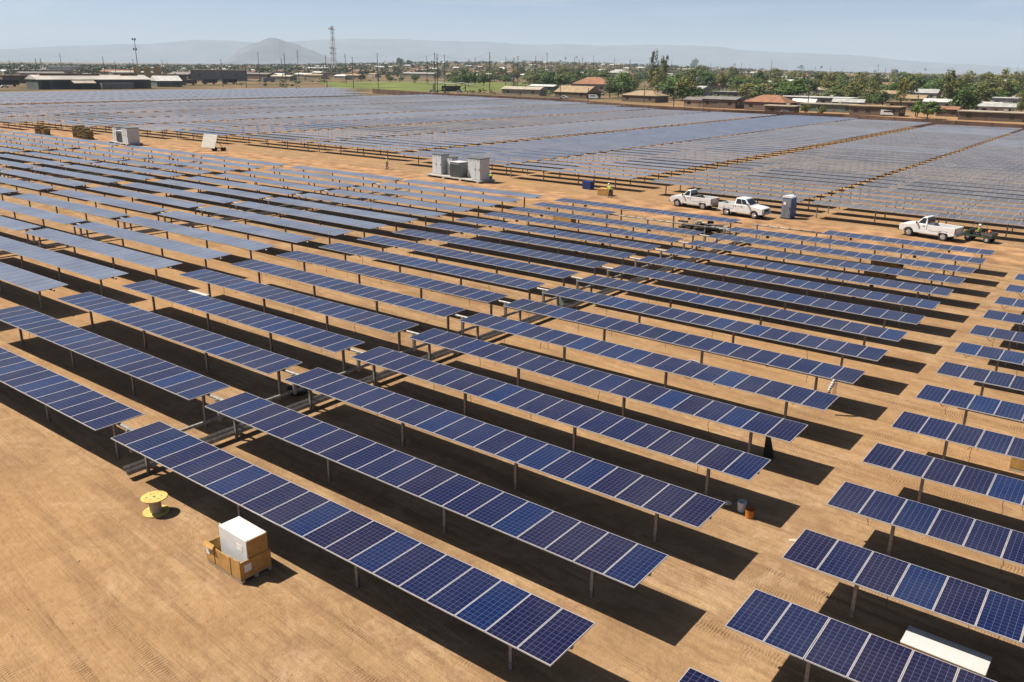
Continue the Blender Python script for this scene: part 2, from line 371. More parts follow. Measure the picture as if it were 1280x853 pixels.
def sheet(name, pts, mat, z, wob=0.0, step=4.0):
    """a flat sheet with a wandering edge"""
    out = []
    for (x0, y0), (x1, y1) in zip(pts, pts[1:] + pts[:1]):
        n = max(1, int(math.hypot(x1 - x0, y1 - y0) / step))
        for k in range(n):
            x = x0 + (x1 - x0) * k / n; y = y0 + (y1 - y0) * k / n
            q = noise.noise(Vector((x * 0.15, y * 0.15, 3))) * wob
            out.append((x + q * 0.3, y + q, z))
    b = MB(); b.face(out); return tag(b.obj(name, mat), kind='structure')
sheet('dirt_road', [(-240, 66.0), (-110, 66.2), (-26, 66.0), (26, 64.5), (60, 64.0), (60, 73.2), (18, 73.4), (-26, 74.8), (-110, 78.5), (-240, 78.0)], ROAD, 0.004, 1.5)
sheet('grass_field', [(-590, 505), (-425, 382), (-330, 384), (-318, 470), (-410, 640), (-560, 700)], GRASS, 0.03, 6, 15)

# ------------------------------------------------------------------ mountains
def massif(name, dist, pts, depth, seed, amp, zb=0.0):
    """ridge through (azimuth, height) points, with real depth and eroded flanks"""
    NU, NV = 320, 34
    a0, a1 = pts[0][0], pts[-1][0]
    vs_, fs_ = [], []
    def hgt(a):
        for (x0, h0), (x1, h1) in zip(pts, pts[1:]):
            if x0 <= a <= x1:
                t = (a - x0) / (x1 - x0); return h0 + (h1 - h0) * t
        return 0
    for j in range(NV):
        v = j / (NV - 1); prof = 1 - abs(v - 0.55) / (0.55 if v < 0.55 else 0.45); prof = max(0, prof) ** 1.15
        for i in range(NU):
            a = a0 + (a1 - a0) * i / (NU - 1); d = dist + (v - 0.55) * depth
            x = CAMP.x + d * math.sin(a); y = CAMP.y + d * math.cos(a)
            n = noise.fractal(Vector((x / amp, y / amp, seed)), 0.8, 2.1, 5)
            h = hgt(a) * prof * (1 + 0.30 * n * (0.30 + 1.2 * (1 - prof))) if prof > 0 else 0
            vs_.append((x, y, max(-0.5, h) + zb - 0.5))
    for j in range(NV - 1):
        for i in range(NU - 1):
            q = j * NU + i; fs_.append((q, q + NU, q + NU + 1, q + 1))
    b = MB(); b.poly(vs_, fs_); return tag(b.obj(name, HILL, smooth=True), kind='structure')
def az(px): return yaw + math.atan((px - 640) / 1041.4 * cp_)   # bearings of the skyline as surveyed from the plant
def ridge(dist, l): return [(az(px), h / 1041.4 * dist / math.sqrt(1 + ((px - 640) / 1041.4 * cp_) ** 2) * cp_ ** 2 * 1.08) for px, h in l]
massif('hills', 12000, ridge(12000, [(266, 0), (280, 6), (292, 15), (300, 18), (310, 23), (320, 25), (330, 29), (338, 31), (345, 30), (353, 27), (366, 25), (376, 21), (386, 18), (397, 13), (408, 9), (424, 3), (442, 0)]), 3200, 1.3, 1100)
massif('mountains', 22000, ridge(22000, [(-120, 4), (-40, 12), (40, 16), (120, 20), (190, 24), (240, 28), (290, 27), (340, 25), (420, 31), (480, 31), (540, 29), (600, 29), (640, 27), (700, 29), (760, 28), (830, 27), (900, 27), (960, 23), (1030, 19), (1090, 17), (1150, 13), (1220, 10), (1300, 6), (1400, 3)]), 5000, 4.1, 2600)

# ------------------------------------------------------------------ haze
hz = MB(); hz.box((0, 0, 399), (56000, 56000, 800))
hm = bpy.data.materials.new('valley_haze'); hm.use_nodes = True
hn = hm.node_tree; hn.nodes.remove(hn.nodes['Principled BSDF'])
pv = N(hn, 'ShaderNodeVolumePrincipled'); pv.inputs['Color'].default_value = (0.74, 0.88, 1.0, 1); pv.inputs['Density'].default_value = 6.5e-5
pv.inputs['Anisotropy'].default_value = 0.0
hn.links.new(pv.outputs[0], hn.nodes['Material Output'].inputs['Volume'])
tag(hz.obj('haze', hm), kind='stuff')

# ------------------------------------------------------------------ solar tables
PITCH, DEP, ZP = 3.9414, 1.96, 1.70
def add_module(b, x0, w=0.984, tilt=0.0):
    i0 = len(b.v)
    """one framed module lying level, its long side across the table"""
    x1 = x0 + w; y0, y1 = -DEP / 2, DEP / 2; t = ZP; lo = ZP - 0.04; e = 0.017
    b.poly([(x0, y0, lo), (x1, y0, lo), (x1, y1, lo), (x0, y1, lo), (x0, y0, t), (x1, y0, t), (x1, y1, t), (x0, y1, t),
            (x0 + e, y0 + e, t), (x1 - e, y0 + e, t), (x1 - e, y1 - e, t), (x0 + e, y1 - e, t)],
           [(0, 1, 5, 4), (1, 2, 6, 5), (2, 3, 7, 6), (3, 0, 4, 7), (4, 5, 9, 8), (5, 6, 10, 9), (6, 7, 11, 10), (7, 4, 8, 11)], 1)
    b.face([(x0, y0, lo), (x0, y1, lo), (x1, y1, lo), (x1, y0, lo)], 2)
    d = 0.003
    b.face([(x0 + e, y0 + e, t - d), (x1 - e, y0 + e, t - d), (x1 - e, y1 - e, t - d), (x0 + e, y1 - e, t - d)], 0, [(0, 0), (1, 0), (1, 1), (0, 1)])
    if tilt:
        c_, s_ = math.cos(tilt), math.sin(tilt); zc = ZP - 0.13
        for q in range(i0, len(b.v)):
            x, y, z = b.v[q]; b.v[q] = (x, y * c_ - (z - zc) * s_, zc + y * s_ + (z - zc) * c_)
def add_post(b, x, y=0.0, h=1.56, m=0):
    """rolled steel pile: two flanges and a web"""
    b.box((x, y - 0.05, h / 2 - 0.1), (0.10, 0.012, h + 0.2), m); b.box((x, y + 0.05, h / 2 - 0.1), (0.10, 0.012, h + 0.2), m)
    b.box((x, y, h / 2 - 0.1), (0.010, 0.088, h + 0.2), m)
    b.box((x, y, h - 0.02), (0.20, 0.22, 0.10), m)
def add_tube(b, x0, x1, m=0): b.tube((x0, 0, ZP - 0.13), (x1, 0, ZP - 0.13), 0.062, n=10, m=m)
def post_xs(L, side):
    n = max(1, round(L / 5.9)); base = [0.55 + 5.85 * k for k in range(n + 1)]
    base = [x for x in base if x < L - 0.3]
    if L > 19 and len(base) > 4: base = base[:4]
    return base if side > 0 else [L - x for x in base]

mod_b = MB(); add_module(mod_b, 0.0); MODULE = mod_b.mesh('module', [GLASS, FRAME, BACKSHEET]); MODULE_SHEEN = mod_b.mesh('module', [GLASS_SHEEN, FRAME, BACKSHEET])
pb = MB(); add_post(pb, 0); POST = pb.mesh('post', [STEEL])
_tubes = {}
def tube_mesh(x0, x1):
    k = (round(x0, 2), round(x1, 2))
    if k not in _tubes:
        b = MB(); add_tube(b, x0, x1); _tubes[k] = b.mesh('torque_tube', [STEEL], True)
    return _tubes[k]
_arr = {}
def array_mesh(n, side, glass, tilt):
    """whole table in one mesh, for those too far off to show their parts"""
    k = (n, side, glass.name, tilt)
    if k not in _arr:
        b = MB()
        for i in range(n): add_module(b, i * 1.0 + 0.008, tilt=R(tilt))
        for x in post_xs(n, side): add_post(b, x, m=3)
        add_tube(b, -0.2, n + 0.2, 3)
        _arr[k] = b.mesh('solar_table', [glass, FRAME, BACKSHEET, STEEL])
    return _arr[k]
GRP = 'solar tables in parallel rows'
def tilt_of(x, y): return R(0.5) * noise.noise(Vector((x * 0.05, y * 0.11, 9)))
def cable_mesh(seed):
    r_ = random.Random(seed); b = MB(); prev = None
    for k in range(81):
        x = .2 + k * .245; z = ZP - .22 - .10 * abs(math.sin(k * .62)) - (r_.random() < .06) * .25; v = (x, .16 + r_.uniform(-.02, .02), z)
        if prev: b.tube(prev, v, .013, n=4, cap=False)
        prev = v
    for k in range(5):
        x = r_.uniform(1, 19); y = r_.uniform(-.7, .2); prev = (x, y, ZP - .05); L = r_.uniform(.35, .9)
        for q in range(1, 5):
            v = (x + r_.uniform(-.05, .05), y + r_.uniform(-.04, .04), ZP - .05 - L * q / 4); b.tube(prev, v, .010, n=4, cap=False); prev = v
    for x in (3.4, 15.2): b.box((x, .05, ZP - .30), (.22, .16, .26))
    return b.mesh('string_cable', [BLACK])
CABLE = [cable_mesh(k) for k in (1, 2, 3)]
def near_table(x0, n, y, side, label, overlay=False, tilt=0.0):
    t = thing('solar_table', label, 'solar table', (x0, y + DEP / 2, 0), 0, GRP)
    t.rotation_euler = (tilt_of(x0, y), 0, 0)
    for i in range(n):
        o = mesh_obj('module', MODULE_SHEEN if overlay else MODULE, t); q = tilt + rnd.gauss(0, 0.0012)
        o.location = (i * 1.0 + 0.008, (ZP - .13) * math.sin(q), (ZP - .13) * (1 - math.cos(q))); o.rotation_euler = (q, rnd.gauss(0, 0.0012), 0)
    for x in post_xs(n, side):
        o = mesh_obj('post', POST, t); o.location = (x, 0, 0)
    mesh_obj('string_cable', CABLE[n % 2 if n < 20 else int(abs(y)) % 3], t).scale = (n / 20, 1, 1)
    mesh_obj('torque_tube', tube_mesh(-0.5 if side > 0 else 0.04, n + (-0.04 if side > 0 else 0.5)), t)
    return t
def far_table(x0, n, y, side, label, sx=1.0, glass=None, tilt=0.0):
    o = mesh_obj('solar_table', array_mesh(n, side, glass or GLASS_SHEEN, tilt)); o.location = (x0, y + DEP / 2, 0); o.rotation_euler = (tilt_of(x0, y), 0, 0); o.scale = (sx, 1, 1)
    return tag(o, label, 'solar table', GRP)

def in_frame(x0, x1, y, m=60):
    pts = [scr(x0 + (x1 - x0) * k / 6, yy, ZP) for k in range(7) for yy in (y, y + DEP)]
    return any(p and -m < p[0] < 1280 + m and -m < p[1] < 853 + m for p in pts)

PER = 43.69
COLS = {  # start x, side of the pair, wording
    2: (22.59, -1, 'the right-hand column across the sandy aisle'),
    1: (0.0, 1, 'the middle column right of the steel drive rails'),
    0: (-21.1, -1, 'the column left of the steel drive rails'),
    -1: (-PER, 1, 'the second column left of the drive rails'),
    -2: (-PER - 21.1, -1, 'the third column left of the drive rails'),
    -3: (-2 * PER, 1, 'the fourth column left of the drive rails'),
    -4: (-2 * PER - 21.1, -1, 'the fifth column left of the drive rails'),
    -5: (-3 * PER, 1, 'the sixth column left of the drive rails'),
    -6: (-3 * PER - 21.1, -1, 'the seventh column left of the drive rails'),
    -7: (-4 * PER, 1, 'the eighth column left of the drive rails'),
    -8: (-4 * PER - 21.1, -1, 'the ninth column left of the drive rails'),
}
n_front = 0
for c, (x0, side, wording) in COLS.items():
    vis = [k for k in range(16) if in_frame(x0, x0 + 20, k * PITCH, 12 if k < 2 else 4) or (c == 0 and k == 0)]
    for q, k in enumerate(vis):
        y = k * PITCH; a, n = x0, 20
        if c == 1 and k == 15: a, n = 7.0, 13
        if c == 0 and k == 14: n = 9
        if k == 15 and (c, k) != (1, 15): where = f'solar table along the dirt road in {wording}'
        elif q == 0: where = f'nearest solar table in {wording}'
        elif (c, k) == (1, 15): where = 'short solar table of thirteen modules along the dirt road, below the lone pickup'
        elif (c, k) == (0, 14): where = 'short half-filled solar table continued by a bare tube, below two pickups'
        else: where = f'{ORD[q]} nearest solar table in {wording}'
        d = math.hypot(a + n / 2 - CAMP.x, y - CAMP.y)
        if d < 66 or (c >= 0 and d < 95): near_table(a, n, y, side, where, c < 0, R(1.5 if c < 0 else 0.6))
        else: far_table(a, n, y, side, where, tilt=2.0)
        n_front += 1
# bare tubes with their piles, waiting for modules
def bare_tube(x0, x1, y, posts, label):
    t = thing('bare_torque_tube', label, 'torque tube', (x0, y + DEP / 2, 0))
    mesh_obj('tube', tube_mesh(0, x1 - x0), t)
    for p in posts: o = mesh_obj('post', POST, t); o.location = (p - x0, 0, 0)
    b = MB()
    for i in range(int(x1 - x0)): b.box((i + 0.5, 0, ZP - 0.055), (0.05, 0.5, 0.03))
    b.obj('clamp_bracket', STEEL, t)
bare_tube(-12.0, 0.2, 14 * PITCH, [-8.2, -2.4], 'bare galvanised tube on piles, left of the scrap pile')
bare_tube(0.4, 6.8, 15 * PITCH, [0.9, 6.3], 'bare galvanised tube on piles, below the blue portable toilet')

# drive lines running across the rows in the joint of each pair of columns
def drive_line(xc, label, rows):
    t = thing('drive_line', label, 'drive rails', (xc, 0, 0))
    y0, y1 = 0.2, rows * PITCH + 1.0
    b = MB(); b.box((-0.22, (y0 + 2.4 + y1) / 2, 0.62), (0.11, y1 - y0 - 2.4, 0.11)); b.obj('push_beam', STEEL, t)
    for dx, dz in ((0.78, 0.30), (1.02, 0.22)):
        b = MB(); w_, h_ = 0.12, 0.16; L = y1 - y0
        b.box((dx, (y0 + y1) / 2, dz), (w_, L, 0.012)); b.box((dx - w_ / 2, (y0 + y1) / 2, dz + h_ / 2), (0.012, L, h_)); b.box((dx + w_ / 2, (y0 + y1) / 2, dz + h_ / 2), (0.012, L, h_))
        b.obj('channel_rail', STEEL, t)
    for k in range(rows):
        y = k * PITCH + DEP / 2
        b = MB(); b.prism([(y - 0.05, 0.56), (y + 0.05, 0.56), (y + 0.11, ZP - 0.16), (y - 0.11, ZP - 0.16)], -0.06, 0.06, axis='x')
        b.tube((-0.50, y, ZP - 0.13), (0.50, y, ZP - 0.13), 0.07, n=10)
        b.obj('drive_arm', STEEL, t)
        if k % 3 == 1:
            b = MB(); b.box((0.9, y + 2.2, 0.10), (0.5, 0.14, 0.2)); b.obj('rail_support', CONCRETE, t)
drive_line(-0.55, 'galvanised drive rails crossing under the rows, nearest set', 15)
drive_line(-0.55 - PER, 'galvanised drive rails crossing under the rows, second set left', 15)
drive_line(-0.55 - 2 * PER, 'thin distant drive rails crossing under the leftmost pale rows', 15)

# back field
BLOCKS = [(0.2, 20.6, 76.2, 1), (-21.2, -0.9, 76.2, -1), (-44.7, -24.1, 80.8, 1), (-67.8, -45.8, 82.6, -1), (-92.3, -70.4, 86.0, 1), (-114.4, -93.5, 85.4, -1),
          (-134.4, -116.8, 84.0, 1), (-153.4, -135.4, 82.0, -1), (-177.4, -156.0, 78.0, 1), (-199.8, -178.4, 72.5, -1), (-222.4, -202.4, 76, 1), (-244, -223.4, 80, -1), (-262, -246.2, 90, 1)]
def field_end(x):
    P_ = [(-270, 300), (-178, 287), (-130, 262), (-90, 253), (-52, 256), (-27, 246), (0, 240), (21, 236)]
    for (x0, y0), (x1, y1) in zip(P_, P_[1:]):
        if x0 <= x <= x1: return y0 + (y1 - y0) * (x - x0) / (x1 - x0)
    return 300
BNAME = ['the rightmost rear block behind the single pickup', 'the rear block behind the portable toilet', 'the rear block behind the navy bin', 'the rear block behind the white inverter cabinets',
         'the rear block behind the walking worker', 'the rear block right of the tilted white board', 'the rear block behind the tilted white board', 'the rear block behind the distant grey cabinets']
cand = []
for bi, (x0, x1, y0, side) in enumerate(BLOCKS):
    k = 0; y = y0
    while y < field_end((x0 + x1) / 2) - 2:
        if in_frame(x0, x1, y, 2):
            cand.append((math.hypot((x0 + x1) / 2 - CAMP.x, y - CAMP.y), bi, k, y))
        y += PITCH; k += 1
for fx in range(5):                                   # paler field far left
    x1 = -272 - fx * 22.5; x0 = x1 - 20.5; y = 92 + fx * 12
    while y < 268 + fx * 18:
        if in_frame(x0, x1, y, 2): cand.append((1e4, 100 + fx, 0, y))
        y += PITCH
cand.sort()
BT = [3.4, 3.0, 2.0, 4.2, 3.0, 2.2, 1.6, 3.8]
BG = [0, 0, 1, 2, 1, 0, 2, 1, 1, 0, 1, 0, 1]
REAR_GLASS = [GLASS_DUST, GLASS_SILVER, GLASS_BLUE]  # rear glass variants, differing in the tone mixed over the cells
def rear_tone(bi, y):
    q = BG[bi] if bi < 100 else 1
    if bi < 100 and noise.noise(Vector((bi * 3.1, y * .03, 5))) > .22 and q < 2: q = 1 - q
    return q
N_IND = max(0, 290 - n_front)
stuff = MB()
cnt = {}
for d, bi, k, y in cand:
    if bi >= 100: x1 = -272 - (bi - 100) * 22.5; x0 = x1 - 20.5; side = 1
    else: x0, x1, _, side = BLOCKS[bi]
    a = x0; n = round(x1 - x0); sx = (x1 - x0) / n
    if bi == 1 and k == 0: a, n = -13.0, 12; sx = 1.0
    if bi < len(BNAME) and N_IND > 0:
        q = cnt.get(bi, 0); cnt[bi] = q + 1
        lab = f'solar table at the front edge of {BNAME[bi]}' if q == 0 else f'{ORD[q]} solar table from the front in {BNAME[bi]}'
        far_table(a, n, y, side, lab, sx, REAR_GLASS[rear_tone(bi, y)], BT[bi % len(BT)]); N_IND -= 1
        continue
    # the rest of the field, one mass
    L = n * sx; yc = y + DEP / 2; tl = math.tan(tilt_of(a, y) + R(BT[bi % len(BT)] if bi < 100 else 3.6))
    def zz(yy): return ZP + tl * (yy - yc)
    lo = -0.05
    stuff.poly([(a, y, zz(y) + lo), (a + L, y, zz(y) + lo), (a + L, y + DEP, zz(y + DEP) + lo), (a, y + DEP, zz(y + DEP) + lo),
                (a, y, zz(y)), (a + L, y, zz(y)), (a + L, y + DEP, zz(y + DEP)), (a, y + DEP, zz(y + DEP))],
               [(3, 2, 1, 0), (4, 5, 6, 7), (0, 1, 5, 4), (1, 2, 6, 5), (2, 3, 7, 6), (3, 0, 4, 7)], 1)
    for i in range(n):
        xa = a + i * sx + 0.02; xb = a + (i + 1) * sx - 0.02; ya, yb = y + 0.02, y + DEP - 0.02
        stuff.face([(xa, ya, zz(ya) + 0.004), (xb, ya, zz(ya) + 0.004), (xb, yb, zz(yb) + 0.004), (xa, yb, zz(yb) + 0.004)], (0, 3, 4)[rear_tone(bi, y)], [(0, 0), (1, 0), (1, 1), (0, 1)])
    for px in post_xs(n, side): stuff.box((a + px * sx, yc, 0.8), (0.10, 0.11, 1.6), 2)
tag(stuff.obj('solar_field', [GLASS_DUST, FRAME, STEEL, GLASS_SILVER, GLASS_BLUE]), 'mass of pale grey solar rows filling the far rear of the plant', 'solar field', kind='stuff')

# ------------------------------------------------------------------ vehicles
def arch(cx, r, n=9): return [(cx + r * math.cos(PI - PI * k / n), 0.40 + r * math.sin(PI - PI * k / n)) for k in range(n + 1)]
def pickup(label, loc, rz, crew, tool=None):
    """front towards +x; parts: body, cab, glass, bed, doors' handles, wheels, lamps, bumpers, mirrors"""
    t = thing('pickup_truck', label, 'pickup truck', loc, rz, 'white pickup trucks on the dirt road')
    W = 0.98
    fx, rx = 1.60, -1.62           # axles
    nose, tail = 2.52, -2.62
    cabr = -0.78 if crew else -0.06
    bot = 0.46
    ar_f = [(x, z) for x, z in arch(fx, 0.47)]; ar_r = arch(rx, 0.47)
    # sill line from tail to nose with both arches, then hood and belt line
    prof = [(tail, bot + 0.12)] + [(rx - 0.47, bot)] + ar_r[1:-1] + [(rx + 0.47, bot), (fx - 0.47, bot)] + ar_f[1:-1] + [(fx + 0.47, bot), (nose, bot + 0.05), (nose + 0.02, 0.84), (nose - 0.05, 1.10), (nose - 0.35, 1.19), (1.22, 1.29), (1.08, 1.33), (cabr, 1.33)]
    b = MB()
    b.prism(prof + [(cabr, 0.82), (tail, 0.82)], -W, W)
    b.obj('body', WHITE, t, bevel=0.05, fix=True)
    # bed: two side walls, floor is the top of the body, tailgate and head wall
    for s in (-1, 1):
        bb = MB(); bb.prism([(tail, 0.80), (rx - .42, 0.80), (rx - .30, .91), (rx + .30, .91), (rx + .42, .80), (cabr - 0.03, 0.80), (cabr - 0.03, 1.33), (tail, 1.31)], s * W, s * (W - 0.09)); bb.obj('bed_side', WHITE, t, bevel=0.025, fix=True)
    bb = MB(); bb.box((tail + 0.03, 0, 1.02), (0.06, 2 * W - 0.2, 0.56)); bb.obj('tailgate', WHITE, t, bevel=0.015, fix=True)
    bb = MB(); bb.box(((tail + cabr) / 2, 0, 0.832), (cabr - tail - 0.14, 2 * W - 0.22, 0.012)); bb.obj('bed_liner', GREYPLASTIC, t)
    # cab
    zt = 2.02
    c = MB()
    lo = [(1.06, 1.31), (cabr, 1.31)]; hi = [(0.40, zt), (cabr + 0.12, zt)]
    yl, yh = W - 0.03, W - 0.22
    P_ = [(lo[0][0], -yl, lo[0][1]), (lo[0][0], yl, lo[0][1]), (lo[1][0], yl, lo[1][1]), (lo[1][0], -yl, lo[1][1]),
          (hi[0][0], -yh, hi[0][1] - 0.03), (hi[0][0], yh, hi[0][1] - 0.03), (hi[1][0], yh, hi[1][1] - 0.02), (hi[1][0], -yh, hi[1][1] - 0.02)]
    c.poly(P_, [(3, 2, 1, 0), (4, 5, 6, 7), (0, 1, 5, 4), (1, 2, 6, 5), (2, 3, 7, 6), (3, 0, 4, 7)])
    cab = c.obj('cab', WHITE, t, bevel=0.06, fix=True)
    def lerp(a, b_, k): return tuple(a[i] + (b_[i] - a[i]) * k for i in range(3))
    def pane(q, k0=0.14, k1=0.86, u0=0.07, u1=0.93, name='window', off=0.012):
        a, b_, c_, d_ = q       # a,b bottom edge; d,c top edge
        def pt(u, v): return lerp(lerp(a, b_, u), lerp(d_, c_, u), v)
        q2 = [Vector(pt(u, v)) for u, v in ((u0, k0), (u1, k0), (u1, k1), (u0, k1))]
        nrm = (q2[1] - q2[0]).cross(q2[3] - q2[0]).normalized()
        ctr = Vector((0.2, 0, 1.5))
        if nrm.dot(q2[0] - ctr) < 0: nrm = -nrm
        m = MB(); m.poly([p + nrm * off for p in q2] + [p - nrm * 0.02 for p in q2], [(0, 1, 2, 3), (7, 6, 5, 4), (0, 4, 5, 1), (1, 5, 6, 2), (2, 6, 7, 3), (3, 7, 4, 0)])
        m.obj(name, WINDOW, t, fix=True)
    pane((P_[0], P_[1], P_[5], P_[4]), name='windscreen'); pane((P_[3], P_[2], P_[6], P_[7]), name='rear_window')
    for q in ((P_[3], P_[0], P_[4], P_[7]), (P_[2], P_[1], P_[5], P_[6])):
        if crew: pane(q, u0=0.10, u1=0.50); pane(q, u0=0.535, u1=0.88)
        else: pane(q, u0=0.16, u1=0.84)
    for s in (-1, 1):
        for hx in ([0.10, -0.62] if crew else [0.24]):
            h = MB(); h.box((hx, s * (W + 0.012), 1.16), (0.20, 0.03, 0.04)); h.obj('door_handle', BLACK, t)
        mr = MB(); mr.box((0.88, s * (W + 0.12), 1.43), (0.10, 0.22, 0.20)); mr.obj('wing_mirror', BLACK, t, bevel=0.02, fix=True)
        hl = MB(); hl.box((nose - 0.03, s * (W - 0.24), 0.90), (0.12, 0.36, 0.20)); hl.obj('headlight', LAMP, t, bevel=0.02, fix=True)
        tl = MB(); tl.box((tail - 0.005, s * (W - 0.07), 1.0), (0.05, 0.13, 0.36)); tl.obj('tail_light', REDLAMP, t)
        for ax in (fx, rx):
            y0, y1 = s * (W - 0.27), s * (W - 0.015)
            wh = MB(); n = 20
            for (ya, ra), (yb, rb) in (((y0, 0.36), (y0 + s * 0.03, 0.395)), ((y0 + s * 0.03, 0.395), (y1 - s * 0.03, 0.395)), ((y1 - s * 0.03, 0.395), (y1, 0.35)), ((y1, 0.35), (y1 - s * 0.02, 0.25))):
                wh.tube((ax, ya, 0.395), (ax, yb, 0.395), ra, rb, n, cap=False)
            wh.face([(ax + 0.36 * math.cos(2 * PI * k / n), y0, 0.395 + 0.36 * math.sin(2 * PI * k / n)) for k in range(n)])
            wo = wh.obj('wheel', TYRE, t, smooth=True)
            rm = MB(); rm.tube((ax, y1 - s * 0.05, 0.395), (ax, y1 - s * 0.018, 0.395), 0.25, 0.23, n)
            for k in range(5):
                an = 2 * PI * k / 5; rm.tube((ax + 0.06 * math.cos(an), y1 - s * 0.012, 0.395 + 0.06 * math.sin(an)), (ax + 0.2 * math.cos(an), y1 - s * 0.012, 0.395 + 0.2 * math.sin(an)), 0.03, 0.025, 6)
            rm.obj('rim', RIM, wo)
    g = MB(); g.box((nose + 0.012, 0, 0.90), (0.06, 1.0, 0.26)); g.obj('grille', BLACK if crew else GREYPLASTIC, t)
    for x, nm in ((nose + 0.06, 'front_bumper'), (tail - 0.08, 'rear_bumper')):
        bb = MB(); bb.box((x, 0, 0.60), (0.18, 2 * W - 0.06, 0.20)); bb.obj(nm, CHROME if crew or nm == 'rear_bumper' else BLACK, t, bevel=0.03, fix=True)
    if tool:
        bb = MB(); bb.box((cabr - 0.40, 0, 1.20), (0.5, 1.7, 0.42)); bb.obj('headache_rack', DARKSTEEL, t, bevel=0.02, fix=True)
    return t
pickup('white single-cab pickup nosing left, parked tail to tail with the crew-cab pickup', (-12.5, 74.9, 0.01), PI - 0.05, False, True)
pickup('white crew-cab pickup nosing right, beside the blue portable toilet', (-5.6, 72.9, 0.01), -0.08, True)
pickup('white single-cab pickup parked alone beside the utility cart', (12.75, 73.4, 0.01), PI - 0.2, False)

def person(label, loc, rz, pose='stand', vest=True):
    """jointed figure grown as a skin over its skeleton; clothes are slightly larger skins"""
    t = thing('person', label, 'person', loc, rz)
    if pose == 'crouch':
        J = dict(pelvis=(0, 0, .32), chest=(.16, 0, .62), neck=(.26, 0, .82), head=(.32, 0, .93), crown=(.34, 0, 1.04))
        leg = lambda s: [(0, s * .09, .32), (.34, s * .14, .46), (.10, s * .13, .10), (.24, s * .14, .05)]
        arm = lambda s: [(.22, s * .18, .74), (.34, s * .24, .52), (.50, s * .14, .40), (.55, s * .13, .38)]
    elif pose == 'bend':
        J = dict(pelvis=(0, 0, .92), chest=(.20, 0, 1.26), neck=(.32, 0, 1.44), head=(.40, 0, 1.53), crown=(.44, 0, 1.63))
        leg = lambda s: [(0, s * .09, .92), (.06 + .08 * s, s * .11, .50), (-.04 + .16 * s, s * .11, .08), (.10 + .16 * s, s * .12, .04)]
        arm = lambda s: [(.28, s * .19, 1.36), (.36, s * .24, 1.08), (.52, s * .16, .92), (.58, s * .14, .88)]
    elif pose == 'sit':
        J = dict(pelvis=(0, 0, .78), chest=(.04, 0, 1.10), neck=(.06, 0, 1.30), head=(.09, 0, 1.42), crown=(.09, 0, 1.54))
        leg = lambda s: [(0, s * .10, .78), (.42, s * .14, .82), (.46, s * .14, .42), (.60, s * .14, .37)]
        arm = lambda s: [(.05, s * .19, 1.24), (.14, s * .25, .98), (.36, s * .17, .96), (.42, s * .15, .97)]
    else:
        J = dict(pelvis=(0, 0, .94), chest=(.02, 0, 1.28), neck=(.03, 0, 1.50), head=(.06, 0, 1.62), crown=(.06, 0, 1.74))
        leg = lambda s: [(0, s * .09, .94), (.10 * s + .03, s * .10, .50), (.16 * s - .02, s * .10, .08), (.16 * s + .12, s * .11, .04)]
        arm = lambda s: [(.02, s * .19, 1.42), (-.06 * s, s * .25, 1.14), (.10 - .10 * s, s * .24, .92), (.13 - .10 * s, s * .23, .84)]
    def skin(name, chains, mat, sub=1):
        vs_, es, rr = [], [], []
        for ch in chains:
            prev = None
            for p, r in ch:
                hit = next((i for i, v in enumerate(vs_) if (Vector(v) - Vector(p)).length < 1e-4), None)
                if hit is None: vs_.append(p); rr.append(r); hit = len(vs_) - 1
                if prev is not None and hit != prev: es.append((prev, hit))
                prev = hit
        me = bpy.data.meshes.new(name); me.from_pydata(vs_, es, []); me.materials.append(mat)
        o = bpy.data.objects.new(name, me); COL.objects.link(o); o.parent = t
        md = o.modifiers.new('skin', 'SKIN'); md.use_smooth_shade = True
        lay = me.skin_vertices[0] if me.skin_vertices else None
        if lay is None:
            bm_ = bmesh.new(); bm_.from_mesh(me); bm_.verts.layers.skin.verify(); bm_.to_mesh(me); bm_.free(); lay = me.skin_vertices[0]
        for i, r in enumerate(rr): lay.data[i].radius = (r, r); lay.data[i].use_root = (i == 0)
        if sub: sd = o.modifiers.new('sub', 'SUBSURF'); sd.levels = sub; sd.render_levels = sub
        return o
    P0 = J['pelvis']
    ch = [[(P0, .12), (J['chest'], .135), (J['neck'], .055), (J['head'], .085), (J['crown'], .07)]]
    hd = Vector(J['head']); ch.append([(J['head'], .085), (tuple(hd + Vector((.105, 0, -.01))), .016)])   # nose
    for s in (-1, 1):
        L = leg(s); A = arm(s)
        ch.append([(P0, .12), (L[0][:1] + (L[0][1],) + (L[0][2] - .02,), .085), (L[1], .058), (L[2], .042), (L[3], .038)])
        ch.append([(J['chest'], .135), (A[0], .055), (A[1], .042), (A[2], .03), (A[3], .032)])
        h = Vector(A[3]); d = (h - Vector(A[2])).normalized(); side = d.cross(Vector((0, 0, 1))).normalized() if abs(d.z) < .95 else Vector((1, 0, 0))
        for k, (o_, ln) in enumerate(((-.03, .075), (-.01, .085), (.01, .08), (.03, .065), (.05, .05))):
            ch.append([(A[3], .032), (tuple(h + side * o_ + d * ln * .5), .010), (tuple(h + side * o_ * 1.1 + d * ln + Vector((0, 0, -.02))), .008)])
    skin('body', ch, SKIN)
    tr = []
    for s in (-1, 1):
        L = leg(s); tr.append([(P0, .135), (L[0][:1] + (L[0][1],) + (L[0][2] - .02,), .10), (L[1], .075), (tuple(Vector(L[2]) + Vector((0, 0, .04))), .066)])
    skin('trousers', tr, DENIM)
    sh = [[(tuple(Vector(P0) + Vector((0, 0, .03))), .14), (J['chest'], .16), (tuple(Vector(J['chest']).lerp(Vector(J['neck']), .75)), .085)]]
